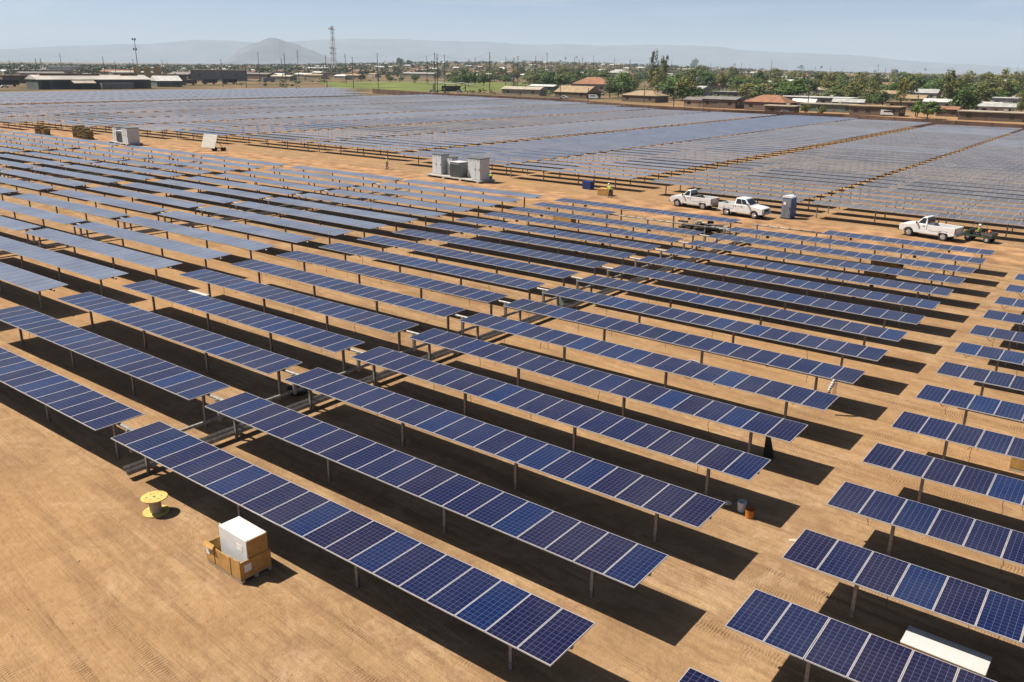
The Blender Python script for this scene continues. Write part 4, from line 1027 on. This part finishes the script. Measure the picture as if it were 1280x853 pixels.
for i, (px, py, w_, r_, wl, ds) in enumerate([(612, 100, 26, 'terracotta', 'tan', 'low terracotta-roofed house beyond the turf, left of the town'), (575, 99, 36, 'tan', 'cream', 'long tan house beyond the turf'), (640, 99, 30, 'white', 'white', 'white house half hidden behind dense trees, left town edge'),
        (660, 96, 26, 'grey', 'grey', 'grey house behind the dense round trees'), (500, 96, 40, 'pale', 'grey', 'long grey house at the far edge of the turf'), (455, 95, 34, 'brown', 'brown', 'dark brown house right of the lattice tower foot'),
        (378, 94, 60, 'cream', 'cream', 'cream block near the foot of the hill'), (395, 92, 36, 'white', 'cream', 'white roofed block left of the lattice tower'), (345, 97, 40, 'grey', 'grey', 'grey shed among the railway yard poles'),
        (230, 99, 34, 'grey', 'brown', 'brown shed right of the yellow hoppers'), (120, 92, 70, 'brown', 'brown', 'long brown shed behind the warehouse'), (150, 95, 50, 'terracotta', 'tan', 'rust-roofed shed behind the warehouse right end'),
        (420, 97, 50, 'grey', 'brown', 'low dark sheds beneath the lattice tower'), (1180, 106, 26, 'white', 'white', 'white house among right-hand distant trees'), (1110, 107, 26, 'pale', 'white', 'pale house behind the slim cypress'), (830, 100, 30, 'pale', 'tan', 'pale roof peeping over trees behind the long hall')]):
    H(ds.split(',')[0] if False else 'the ' + ' '.join(ds.split(',')[0].split()[:3]), ds, px, py, w_, 12, 4.5, 2, r_, wl, 'gable' if i % 2 else 'flat', .1 * (i % 3))

for i, (nm, px, py, w_, d_, h, r_, wl, ds) in enumerate([('the rusty yard shed', 32, 104, 30, 12, 5, 'brown', 'brown', 'rusty low shed left of the warehouse end'), ('the grey yard shed', 52, 99, 34, 14, 5, 'grey', 'grey', 'grey yard shed behind the warehouse left end'), ('the pale goods shed', 165, 97, 40, 14, 5, 'pale', 'tan', 'pale goods shed behind the warehouse roof'),
        ('the brown goods shed', 212, 101, 26, 12, 5, 'brown', 'brown', 'brown goods shed behind the small green shed'), ('the dark sidings shed', 322, 99, 44, 14, 5, 'grey', 'brown', 'dark sidings shed right of the two-tone hall'), ('the low cream office', 355, 101, 24, 10, 4, 'cream', 'cream', 'low cream office among poles below the hill'), ('the white store', 300, 96, 30, 12, 5, 'white', 'white', 'white store behind the two-tone hall'),
        ('the tan store', 440, 99, 30, 12, 4, 'tan', 'tan', 'tan store at the left end of the turf'), ('the pale school block', 525, 98, 50, 14, 5, 'pale', 'cream', 'pale school block beyond the turf trees'), ('the grey workshop', 550, 96, 36, 12, 5, 'grey', 'tan', 'grey workshop beyond the turf, right half'), ('the white cabin', 1005, 136, 9, 5, 2.8, 'white', 'white', 'tiny white cabin under the long white flat roof'), ('the pale garage', 1060, 136, 12, 6, 2.8, 'pale', 'grey', 'pale garage right of the cream awning'),
        ('the tan bungalow', 1128, 137, 11, 7, 3, 'tan', 'tan', 'tan bungalow behind the slim gum tree'), ('the white annex', 1172, 136, 11, 6, 3, 'white', 'white', 'white annex between the two big round trees'), ('the pale bungalow', 1244, 143, 12, 7, 3, 'pale', 'white', 'pale bungalow behind the cream carport'), ('the roof among gums', 1188, 120, 16, 9, 3.5, 'white', 'cream', 'white roof glimpsed among tall right-hand trees'), ('the cream terrace', 1040, 119, 26, 9, 3.5, 'cream', 'white', 'cream terrace among trees behind the long white roof'), ('the terracotta terrace', 900, 113, 22, 10, 4, 'terracotta', 'cream', 'terracotta terrace behind the dense round tree')]):
    H(nm, ds, px, py, w_, d_, h, 1.2, r_, wl, 'flat' if i % 3 == 0 else 'gable', R(78) if px < 250 else .08 * (i % 3))
# warehouse, sheds, yard at far left
p, s = g_at(114, 111)
t = thing('warehouse', 'long dark warehouse with rusty pale roof and monitor, upper left', 'warehouse', p, R(83))
WM = plain('warehouse_steel', (.075, .085, .072), .8, .25, .15); RW = plain('warehouse_roof', (.36, .33, .29), .8, .22, .08)
L = 62
b = MB(); b.box((0, 0, 2.7), (L, 20, 5.4)); b.obj('wall', WM, t)
b = MB(); b.prism([(-10.6, 5.2), (10.6, 5.2), (0, 7.6)], -L / 2 - .6, L / 2 + .6, axis='x'); rf = b.obj('roof', RW, t, fix=True)
b = MB(); b.box((-11, 0, 7.7), (32, 2.4, 1.2)); b.box((22, 0, 7.7), (10, 2.4, 1.2)); b.obj('roof_monitor', plain('rusty_monitor', (.16, .08, .055), .85), rf)
for sgn in (-1, 1):
    for x, w_, h_ in ((-27, 3.6, 4.6), (-17, 4.2, 4.2), (24, 5, 4.4)):
        b = MB(); b.box((x, sgn * 10.03, h_ / 2), (w_, .08, h_)); b.obj('door_opening', BLACK, t)
    b = MB(); b.box((10, sgn * 12.2, 1.7), (18, 4, 3.4)); b.obj('lean_to', WALL['grey'], t)
    b = MB(); b.prism([(sgn * 10.2, 4.6), (sgn * 15, 3.2), (sgn * 15, 3.45), (sgn * 10.2, 4.9)], -14, -2, axis='x'); b.obj('canopy', ROOF['cream'], t, fix=True)
H('the green shed', 'small green shed with bright white roof right of the warehouse', 208, 108.5, 16, 12, 3.8, 3.0, 'white', 'green', 'gable', R(80))
H('the two-tone grey hall', 'large hall with tan upper and grey lower walls, left of the hill', 275, 101, 46, 24, 9, 2, 'tan', 'grey', 'flat', R(50))
H('the white factory', 'white stepped factory block behind the warehouse', 78, 93, 40, 20, 9, 1, 'white', 'white', 'flat', R(80))
H('the long white depot', 'very long low white depot on the left skyline', 30, 93, 110, 20, 5, 1, 'white', 'cream', 'flat', R(80), nwin=9)
# yellow hoppers
p, s = g_at(186, 104)
t = thing('hopper_tower', 'yellowish steel hopper towers right of the warehouse', 'hopper', p, R(60))
YM = plain('faded_yellow', (.42, .31, .14), .8, .25, .3)
for k in range(3):
    x = -7 + k * 7; b = MB(); b.box((x, 0, 9), (5, 5, 6)); b.box((x, 0, 5.2), (5, 5, 1.6), top=(1, 1)); b.obj('bin', YM, t)
    for a in (-1, 1):
        for c_ in (-1, 1): b = MB(); b.box((x + a * 2.2, c_ * 2.2, 2.4), (.35, .35, 4.8)); b.obj('leg', DARKSTEEL, t)
# butterfly-roofed pavilion
p, s = g_at(562, 114)
t = thing('pavilion', 'open pavilion with pale sagging butterfly roof at the turf edge', 'pavilion', p, R(40))
b = MB(); pr_ = [(-13, 3.6), (-8, 4.9), (0, 4.0), (8, 4.9), (13, 3.6), (13, 3.9), (8, 5.25), (0, 4.35), (-8, 5.25), (-13, 3.9)]
b.prism(pr_, -8, 8); b.obj('roof', ROOF['pale'], t, fix=True)
for x in (-10, -3, 4, 10):
    for y in (-7, 7): b = MB(); b.box((x, y, 1.9), (.4, .4, 3.9)); b.obj('post', WALL['brown'], t)
b = MB(); b.box((1, 2, 1.5), (12, 6, 3)); b.obj('kiosk', WALL['brown'], t)

# boundary fence of the plant
FP = [(-330, 326), (-262, 303), (-178, 291), (-130, 266), (-90, 257), (-52, 260), (-27, 250), (0, 244), (45, 238)]
t = thing('boundary_fence', 'dark brown screened fence along the far edge of the plant', 'fence', (0, 0, 0))
for (x0, y0), (x1, y1) in zip(FP, FP[1:]):
    L = math.hypot(x1 - x0, y1 - y0); n = max(1, round(L / 9)); a = math.atan2(y1 - y0, x1 - x0)
    b = MB(); b.box(((x0 + x1) / 2, (y0 + y1) / 2, 1.25), (L, .06, 2.4), rz=a); b.obj('screen', FENCE, t)
    for k in range(n): b = MB(); q = k / n; b.box((x0 + (x1 - x0) * q, y0 + (y1 - y0) * q - .09, 1.3), (.12, .10, 2.6)); b.obj('post', DARKSTEEL, t)

# parked vehicles along the fence
def small_car(label, px, py, rz, mat, van=False):
    p, s = g_at(px, py); t = thing('parked_van' if van else 'parked_car', label, 'van' if van else 'car', p, rz)
    b = MB()
    if van: b.prism([(-2.5, .4), (2.5, .4), (2.5, 1.0), (2.1, 1.2), (1.6, 2.05), (-2.5, 2.1)], -.95, .95)
    else: b.prism([(-2.2, .4), (2.2, .4), (2.2, .8), (1.2, .95), (.5, 1.45), (-1.2, 1.45), (-1.8, .95), (-2.2, .9)], -.85, .85)
    b.obj('body', mat, t, bevel=.06, fix=True)
    for s_ in (-1, 1):
        b = MB(); b.box((-.2, s_ * (.955 if van else .86), 1.6 if van else 1.18), (2.6 if van else 1.7, .03, .5 if van else .36)); b.obj('window', WINDOW, t)
        for x in (-1.4, 1.4): b = MB(); b.tube((x, s_ * .68, .34), (x, s_ * .92, .34), .34, n=12); b.obj('wheel', TYRE, t)
small_car('white van parked before the brown flat-roofed house', 1110, 145.2, .1, WHITE, True)
small_car('white car parked right of the pavilion', 575, 116, .6, WHITE)
small_car('silver car parked left of the pavilion', 541, 115.5, .4, CHROME)
small_car('white car parked before the dark brown house', 788, 127, .2, WHITE)
small_car('silver car under the pale porch', 982, 143, 0, CHROME)
small_car('white car parked before the low tan-roofed house', 705, 123.5, .3, WHITE)
small_car('white van parked at the front of the long hall', 742, 124, .2, WHITE, True)
small_car('white car at the far left picture edge before the dark trailer', 6, 110, 1.4, WHITE)
p, s = g_at(8, 108.5)
t = thing('dark_trailer', 'black box trailer at the far left picture edge', 'trailer', p, R(80))
b = MB(); b.box((0, 0, 2.6), (14, 3, 3.2)); b.obj('box', BLACK, t, bevel=.05, fix=True)
for x in (-4.5, -3.2, 4.5):
    for s_ in (-1, 1): b = MB(); b.tube((x, s_ * 1.1, .5), (x, s_ * 1.4, .5), .5, n=12); b.obj('wheel', TYRE, t)

def trailer(label, px, py, mat, L=11):
    p, s = g_at(px, py); t = thing('box_trailer', label, 'trailer', p, R(80)); b = MB(); b.box((0, 0, 2.3), (L, 2.6, 2.6)); b.obj('box', mat, t, bevel=.04, fix=True)
    for x in (-L * .35, -L * .25, L * .3):
        for s_ in (-1, 1): b = MB(); b.tube((x, s_ * 1.0, .5), (x, s_ * 1.3, .5), .5, n=12); b.obj('wheel', TYRE, t)
for px, py, mt, ds in ((150, 110.2, CABINET, 'pale grey box trailer parked against the warehouse front'), (127, 110.8, WHITE, 'white box trailer parked against the warehouse front'), (262, 105.5, BLACK, 'black box trailer before the two-tone hall, left one'), (287, 105.2, TYRE, 'dark box trailer before the two-tone hall, right one'), (336, 103, GREYPLASTIC, 'dark grey trailer in the yard left of the turf'), (236, 106.5, WALL['brown'], 'brown box trailer in the yard right of the green shed')): trailer(ds, px, py, mt)
# utility poles
def near_house(p, px):
    best = min(HOUSES, key=lambda h: math.hypot(h[1][0] - p[0], h[1][1] - p[1]))
    dp, dh = dist(p), dist(best[1])
    if abs(px - best[2]) > 14: rel = 'right of' if px > best[2] else 'left of'
    else: rel = 'behind' if dp > dh else 'in front of'
    return rel, best[0]
SEEN = {}
def uniq(lab, alts):
    """give a second thing of the same wording the next of the qualifying words"""
    c = SEEN.get(lab, 0); SEEN[lab] = c + 1
    if c == 0: return lab
    return uniq(f'{alts[(c - 1) % len(alts)]} {lab}', alts) if c - 1 < len(alts) else uniq(f'{lab}, {ORD[c]} from its left', alts)
POLES = [(3, 74, 101, 3), (15, 75, 98, 2), (48, 73, 98, 3), (54, 73, 97, 3), (79, 67, 98, 4), (132, 71, 99, 4), (146, 76, 100, 1), (164, 78, 98, 1), (169, 74, 99, 2), (205, 75, 98, 2), (211, 78, 98, 1), (279, 74, 109, 1), (308, 80, 110, 1), (325, 66, 102, 2), (354, 73, 109, 1), (358, 67, 110, 3), (374, 63, 104, 4), (409, 69, 110, 1),
         (433, 67, 105, 2), (442, 71, 110.5, 1), (473, 66, 111, 2), (544, 66, 115, 2), (547, 67, 115.5, 2), (556, 68, 111, 1), (534, 70, 105, 1), (594, 72, 106, 1), (612, 65, 115, 2), (632, 71, 107, 1), (642, 72, 117, 1), (647, 70, 113, 2), (669, 70, 104, 1), (683, 66, 107, 2), (677, 72, 103, 1),
         (717, 72, 105, 1), (723, 74, 106, 2), (727, 72, 104, 2), (741, 71, 100, 2), (767, 75, 100, 1), (786, 75, 108, 2), (838, 76, 102, 1), (867, 75, 100, 2), (887, 81, 100, 1), (925, 80, 102, 2), (962, 76, 104, 1), (1009, 106, 137, 1), (1017, 84, 104, 1), (1036, 84, 102, 2), (1052, 87, 100, 1), (1095, 81, 106, 2), (1104, 85, 108, 1), (1140, 88, 104, 1), (735, 110, 128, 1), (805, 105, 129, 1), (842, 108, 133, 1), (700, 108, 125, 1), (930, 108, 135, 1), (1080, 112, 143, 1), (1144, 118, 146, 1)]
PGRP = 'wooden utility poles'
tops = {}
for px, ty, by, arms in POLES:
    p, s = g_at(px, by); h = (by - ty) * s
    rel, hn_ = near_house(p, px)
    kind = ['', 'plain', 'crossarmed', 'three-armed', 'tall four-armed'][arms]
    lab = uniq(f'{kind} wooden utility pole {rel} {hn_}', ['thinner', 'farther', 'slender', 'rearmost', 'darker'])
    t = thing('utility_pole', lab, 'utility pole', p, yaw + rnd.uniform(-.5, .5), PGRP)
    b = MB(); b.tube((0, 0, -.3), (0, 0, h), .19 + h * .003, .12 + h * .002, 8); b.obj('pole', POLEWOOD, t)
    for k in range(arms if arms > 1 else 1):
        z = h - .5 - k * 1.5; w_ = 2.6 if arms > 1 else 1.0
        if arms == 2 and k == 1: w_ = 1.8
        b = MB(); b.box((0, -.16, z), (w_, .18, .26)); ca = b.obj('crossarm', POLEWOOD, t)
        b = MB()
        for x in (-.45, -.2, .2, .45): b.tube((x * w_, -.16, z + .08), (x * w_, -.16, z + .36), .07, .05, 6)
        b.obj('insulator', CERAMIC, ca)
    if px in (547, 612, 433, 642): b = MB(); b.tube((.35, 0, h - 3.6), (.35, 0, h - 2.3), .35, n=10); b.obj('transformer', GREYFIN, t)
    tops[px] = Vector((p[0], p[1], p[2] + h - .5))
WIRE = plain('weathered_wire', (.30, .29, .28), .5)
def wire(a, c, drop, label, r=.05):
    A, B = tops[a], tops[c]; b = MB(); prev = None
    for k in range(13):
        q = k / 12; v = A.lerp(B, q); v.z -= drop * 4 * q * (1 - q)
        if prev is not None: b.tube(prev, v, r, n=4, cap=False)
        prev = v
    tag(b.obj('overhead_wire', WIRE), label, 'wire', 'overhead wires between poles')
wire(433, 473, 3, 'sagging wire over the turf, left span'); wire(473, 544, 3, 'sagging wire over the turf, middle span'); wire(547, 612, 3, 'sagging wire over the pavilion'); wire(612, 647, 3, 'sagging wire over the long cream house')

# masts
p, s = g_at(174, 100); h = 50 * s
t = thing('floodlight_mast', 'tall floodlight mast with two lamp rings above the warehouse', 'mast', p)
b = MB(); b.tube((0, 0, 0), (0, 0, h), .5, .22, 8); b.obj('mast', STEEL, t)
for z in (h - .5, h - 13 * s):
    b = MB(); b.box((0, 0, z), (3.6, 1.0, .3)); ring = b.obj('platform', STEEL, t)
    for x in (-1.9, 1.9): b = MB(); b.tube((x, -.5, z), (x, -.5, z + 1.6), .75, n=8); b.obj('floodlight', GREYFIN, ring)
def lattice(label, px, ty, by, wbase, colA, colB, n):
    p, s = g_at(px, by); h = (by - ty) * s; t = thing('lattice_tower', label, 'tower', p)
    for k in range(n):
        z0, z1 = h * k / n, h * (k + 1) / n; w0 = wbase * (1 - .55 * k / n); w1 = wbase * (1 - .55 * (k + 1) / n); b = MB(); r = .22
        C0 = [(a * w0 / 2, c_ * w0 / 2, z0) for a, c_ in ((-1, -1), (1, -1), (1, 1), (-1, 1))]; C1 = [(a * w1 / 2, c_ * w1 / 2, z1) for a, c_ in ((-1, -1), (1, -1), (1, 1), (-1, 1))]
        for i in range(4): b.tube(C0[i], C1[i], r, n=5); b.tube(C0[i], C1[(i + 1) % 4], r * .7, n=4); b.tube(C0[(i + 1) % 4], C1[i], r * .7, n=4); b.tube(C1[i], C1[(i + 1) % 4], r * .7, n=4)
        b.obj('section', (colA, colB)[k % 2], t)
    for z in (h * .93, h * .52, h * .40):
        b = MB(); b.box((0, 0, z), (wbase * 1.3, wbase * 1.3, .5))
        for k in range(5): b.tube((-wbase * .6 + k * wbase * .3, -wbase * .6, z), (-wbase * .6 + k * wbase * .3, -wbase * .6, z + 2.2), .35, n=6)
        b.obj('antenna_platform', STEEL, t)
REDP = plain('faded_red', (.40, .17, .13), .6); WHP = plain('faded_white', (.62, .60, .58), .6)
lattice('red and white lattice radio tower standing right of the hill', 418, 36, 93, 6.5, REDP, WHP, 9)
for q, (px, ty, by) in enumerate(((1258, 95, 112), (1263, 80, 113))):
    p, s = g_at(px, by); t = thing('antenna_mast', ['short slim antenna mast at the far right above the trees', 'tall leaning antenna mast at the far right above the trees'][q], 'mast', p)
    b = MB(); b.tube((0, 0, 0), ((by - ty) * s * .12 * q, 0, (by - ty) * s), .16, .10, 6); b.obj('mast', STEEL, t)
    b = MB(); b.tube((0, 0, (by - ty) * s * .6), (1.2, 0, (by - ty) * s * .5), .08, n=5); b.obj('stay', STEEL, t)

# trees
def crown_mesh(name, mat, seed, lobes, leaves, ls, spread=1.0, flat=1.0):
    """leaf sprays gathered in uneven clumps; unit crown about 8 m wide and 6 m tall, base of the crown at z=0"""
    r_ = random.Random(seed); b = MB(); cl = []
    for k in range(lobes):
        a = r_.uniform(0, 2 * PI); rr = 3.0 * math.sqrt(r_.uniform(0, 1)) * spread; z = 1.0 + r_.uniform(0, 4.2) * flat * (1 - .45 * (rr / 3.2) ** 2)
        cl.append((Vector((rr * math.cos(a), rr * math.sin(a), z)), r_.uniform(.8, 1.6)))
    for k in range(leaves):
        c, s = r_.choice(cl); d = Vector((r_.gauss(0, 1), r_.gauss(0, 1), r_.gauss(0, .8))).normalized() * s * r_.uniform(.55, 1.05)
        p = c + d; nrm = (d.normalized() + Vector((r_.gauss(0, .5), r_.gauss(0, .5), r_.gauss(.4, .5)))).normalized()
        u = nrm.orthogonal().normalized(); w_ = nrm.cross(u); q = r_.uniform(0, 6.28); u, w_ = u * math.cos(q) + w_ * math.sin(q), w_ * math.cos(q) - u * math.sin(q)
        l = ls * r_.uniform(.6, 1.3)
        b.face([p - u * l, p - w_ * l * .6, p + u * l, p + w_ * l * .6])
    return b.mesh(name, [mat])
def trunk_mesh(seed, h=2.6):
    r_ = random.Random(seed); b = MB(); b.tube((0, 0, -.2), (.1, 0, h * .6), .28, .20, 8)
    for k in range(5):
        a = 2 * PI * k / 5 + r_.uniform(-.3, .3); m = Vector((.9 * math.cos(a), .9 * math.sin(a), h + .6)); e = Vector((2.2 * math.cos(a + .2), 2.2 * math.sin(a + .2), h + 2.6))
        b.tube((.1, 0, h * .55), m, .15, .10, 6); b.tube(m, e, .10, .03, 6)
    return b.mesh('trunk', [BARK])
CROWN = {'A': [crown_mesh('crown', LEAF_A, s, 20, 2300, .29) for s in (1, 2, 3)], 'B': [crown_mesh('crown', LEAF_B, s, 17, 1500, .27, .8, 1.35) for s in (4, 5, 6)], 'C': [crown_mesh('crown', LEAF_C, s, 16, 1600, .27, 1.0, .9) for s in (7, 8)]}
TRUNK = [trunk_mesh(s) for s in (1, 2)]
KIND = {'A': 'dense dark green tree', 'B': 'open yellowish green tree', 'C': 'grey-green spreading tree'}
def palm_crown(seed):
    r_ = random.Random(seed); b = MB()
    for k in range(26):
        a = r_.uniform(0, 2 * PI); e = r_.uniform(-.5, 1.1); prev = Vector((0, 0, 0)); wd = .30
        for j in range(1, 6):
            q = j / 5; pnt = Vector((math.cos(a) * 2.3 * q * math.cos(e * .7), math.sin(a) * 2.3 * q * math.cos(e * .7), 2.0 * q * math.sin(e) - 1.5 * q * q)); sd = Vector((-math.sin(a), math.cos(a), 0)) * wd * (1 - q * .7)
            b.face([prev - sd, prev + sd, pnt + sd * .8, pnt - sd * .8]); prev = pnt
    return b.mesh('crown', [LEAF_C])
PALM = [palm_crown(1), palm_crown(2)]
def pt_mesh(): b = MB(); b.tube((0, 0, -.2), (.15, 0, 1), .2, .13, 8); return b.mesh('trunk', [BARK])
PTRUNK = pt_mesh()
TGRP = 'trees in the town'
def tree(px, by, hp, wp, kind, label=None):
    p, s = g_at(px, by); h = hp * s; w_ = wp * s
    rel, hn_ = near_house(p, px)
    if label is None:
        base = 'slim fan palm' if kind == 'P' else KIND[kind]
        size = 'tall ' if h > 10.5 else ('low ' if h < 5 else '')
        label = uniq(f'{size}{base} {rel} {hn_}', ['taller', 'fuller', 'paler', 'broader', 'ragged', 'smaller', 'rounder', 'narrower'])
    t = thing('palm_tree' if kind == 'P' else 'tree', label, 'tree', p, rnd.uniform(0, 6.28), TGRP)
    if kind == 'P':
        o = mesh_obj('trunk', PTRUNK, t); o.scale = (1, 1, h * .86); o = mesh_obj('crown', rnd.choice(PALM), t); o.location = (.15, 0, h * .88); k = max(.7, h * .1); o.scale = (k, k, k)
    else:
        q_ = rnd.uniform(.85, 1.2); kx = w_ / 6.8; kz = h * q_ / 7.9
        o = mesh_obj('trunk', rnd.choice(TRUNK), t); o.scale = (min(kx, kz), min(kx, kz), kz); o = mesh_obj('crown', rnd.choice(CROWN[kind]), t); o.location = (0, 0, 1.6 * kz); o.scale = (kx, kx, kz * 1.05)
    return p
TREES = [(668, 118, 8, 10, 'C'), (688, 110.5, 24, 24, 'A'), (704, 112, 22, 24, 'A'), (697, 111, 20, 18, 'A'), (735, 103, 13, 26, 'A'), (757, 109, 12, 16, 'A'), (775, 117, 26, 26, 'A'), (789, 112, 17, 24, 'B'), (762, 118, 14, 14, 'C'), (815, 113, 37, 15, 'B'), (829, 112, 32, 15, 'B'), (822, 115, 24, 26, 'B'), (846, 110, 22, 26, 'A'), (868, 109, 24, 26, 'A'), (884, 109, 20, 22, 'A'),
         (873, 124, 15, 14, 'C'), (893, 122, 12, 16, 'C'), (917, 121, 13, 20, 'B'), (934, 124, 22, 26, 'A'), (948, 113, 17, 26, 'B'), (908, 112, 14, 20, 'C'), (968, 104, 15, 22, 'B'), (985, 119, 17, 24, 'A'), (1004, 116, 18, 26, 'A'), (1025, 112, 18, 24, 'B'), (1048, 115, 18, 24, 'A'), (1073, 114, 22, 28, 'B'), (1040, 108, 12, 18, 'C'), (1006, 143.5, 12, 16, 'B'), (1027, 144, 11, 16, 'B'),
         (1099, 128, 13, 13, 'B'), (1086, 133, 15, 15, 'A'), (1102, 136, 22, 24, 'C'), (1124, 139, 36, 16, 'B'), (1119, 120, 26, 12, 'C'), (1133, 116, 20, 18, 'B'), (1159, 149, 25, 34, 'A'), (1146, 147, 20, 18, 'A'), (1205, 145, 33, 36, 'A'), (1219, 142, 24, 22, 'A'), (1183, 134, 34, 22, 'B'), (1197, 126, 26, 22, 'B'), (1168, 119, 18, 22, 'A'), (1155, 120, 14, 16, 'C'), (1250, 126, 31, 26, 'B'), (1266, 124, 24, 24, 'A'), (1237, 120, 14, 18, 'C'), (1276, 142, 22, 16, 'B'), (1281, 126, 16, 18, 'A'),
         (1215, 116, 14, 18, 'C'), (1140, 112, 16, 20, 'A'), (1092, 112, 16, 20, 'A'), (632, 105, 12, 16, 'A'), (618, 103, 11, 16, 'C'), (604, 101, 10, 14, 'A'), (589, 104, 10, 12, 'C'), (573, 104, 9, 16, 'A'), (565, 104, 8, 14, 'C'), (560, 114, 5, 7, 'B'), (519, 103, 9, 11, 'A'), (502, 102, 7, 8, 'A'), (488, 103, 9, 10, 'C'), (485, 101, 7, 8, 'B'), (500, 90, 9, 9, 'A'), (512, 90, 8, 8, 'A'), (480, 91, 6, 8, 'C'),
         (430, 94, 9, 12, 'A'), (416, 95, 8, 12, 'A'), (338, 95, 7, 9, 'A'), (370, 93, 5, 10, 'C'), (87, 88, 7, 9, 'A'), (180, 88, 6, 8, 'A'), (196, 87, 6, 8, 'A'), (16, 100, 9, 10, 'A'), (740, 82, 8, 9, 'C'), (868, 90, 14, 12, 'C'), (951, 88, 9, 10, 'A'), (1000, 90, 9, 10, 'A'), (650, 97, 10, 14, 'A'), (664, 98, 9, 14, 'C'), (711, 97, 9, 14, 'A'), (725, 97, 9, 12, 'B'),
         (695, 97, 14, 7, 'P'), (700, 95, 13, 6, 'P'), (706, 93, 11, 6, 'P'), (720, 92, 11, 6, 'P'), (1000, 98, 14, 7, 'P'), (1025, 98, 13, 6, 'P'), (1092, 102, 14, 7, 'P'), (1155, 98, 12, 6, 'P'), (917, 96, 11, 6, 'P')]
for a in TREES: tree(*a)
rt_ = random.Random(21)
for k in range(210):
    px = rt_.uniform(560, 1300); by0 = 98 + max(0, (px - 640)) * .014; by = by0 + (rt_.uniform(-2, 14) if k % 3 else rt_.uniform(8, 26)) * (0.45 if px < 760 else 1)
    tree(px, by, rt_.uniform(9, 17) * (by - 78) / 28, rt_.uniform(13, 24) * (by - 78) / 28, rt_.choice('AABBC'))

# far tree belt, one mass right out to the skyline
b = MB()
for k in range(4200):
    px = rt_.uniform(-60, 1340); d_ = rt_.uniform(900, 3400) if px > 560 else rt_.uniform(1100, 3000)
    a = yaw + math.atan((px - 640) / 1041.4); x, y = CAMP.x + d_ * math.sin(a), CAMP.y + d_ * math.cos(a); z = rise(x, y)
    h = rt_.uniform(4.5, 8.5) * (1.25 if rt_.random() < .08 else 1); w_ = rt_.uniform(5, 13)
    for q in range(26):
        c = Vector((x + rt_.gauss(0, w_ * .3), y + rt_.gauss(0, w_ * .3), z + h * rt_.uniform(.12, 1) ** .8)); n_ = Vector((rt_.gauss(0, 1), rt_.gauss(0, 1), rt_.gauss(.5, .8))).normalized()
        u = n_.orthogonal().normalized(); v = n_.cross(u); l = rt_.uniform(.7, 1.7)
        b.face([c - u * l, c - v * l * .7, c + u * l, c + v * l * .7])
tag(b.obj('far_trees', LEAF_FAR), 'belt of distant trees along the whole skyline', 'far trees', kind='stuff')
b = MB()
for k in range(1500):
    px = rt_.uniform(-40, 1320); by = rt_.uniform(94, 118) + max(0, (px - 640)) * .030
    if px < 560 and rt_.random() < .6: continue
    p, s = g_at(px, by)
    if 380 < px < 640 and 104 < by < 116: continue
    if p[1] < field_end(min(20, max(-269, p[0]))) + 16 or (p[0] < -255 and p[1] < 345): continue
    h = rt_.uniform(1.0, 3.4); w_ = rt_.uniform(1.5, 5)
    for q in range(22):
        c = Vector((p[0] + rt_.gauss(0, w_ * .35), p[1] + rt_.gauss(0, w_ * .35), p[2] + h * rt_.uniform(.05, 1))); n_ = Vector((rt_.gauss(0, 1), rt_.gauss(0, 1), rt_.gauss(.5, .8))).normalized()
        u = n_.orthogonal().normalized(); v = n_.cross(u); l = rt_.uniform(.3, .8)
        b.face([c - u * l, c - v * l * .7, c + u * l, c + v * l * .7])
tag(b.obj('shrubs', LEAF_C), 'low yard shrubs and hedges between the houses', 'shrubs', kind='stuff')
# low scrub and pale roofs scattered over the far plain
b = MB()
for k in range(420):
    px = rt_.uniform(-60, 1340); d_ = rt_.uniform(850, 3000)
    a = yaw + math.atan((px - 640) / 1041.4); x, y = CAMP.x + d_ * math.sin(a), CAMP.y + d_ * math.cos(a); z = rise(x, y); w_, q = rt_.uniform(9, 26), rt_.uniform(7, 12); h = rt_.uniform(3, 4.5)
    m = rt_.choice([0, 0, 1, 2]); rz = rt_.uniform(-.2, .2)
    b.box((x, y, z + h / 2), (w_, q, h), 3, rz); b.box((x, y, z + h + .7), (w_ + .8, q + .8, 1.4), m, rz, top=(.95, .1))
tag(b.obj('far_houses', [ROOF['white'], ROOF['tan'], ROOF['terracotta'], WALL['cream']]), 'scatter of tiny distant houses among the skyline trees', 'far houses', kind='stuff')

print('front tables', n_front, 'objects', len(bpy.data.objects))
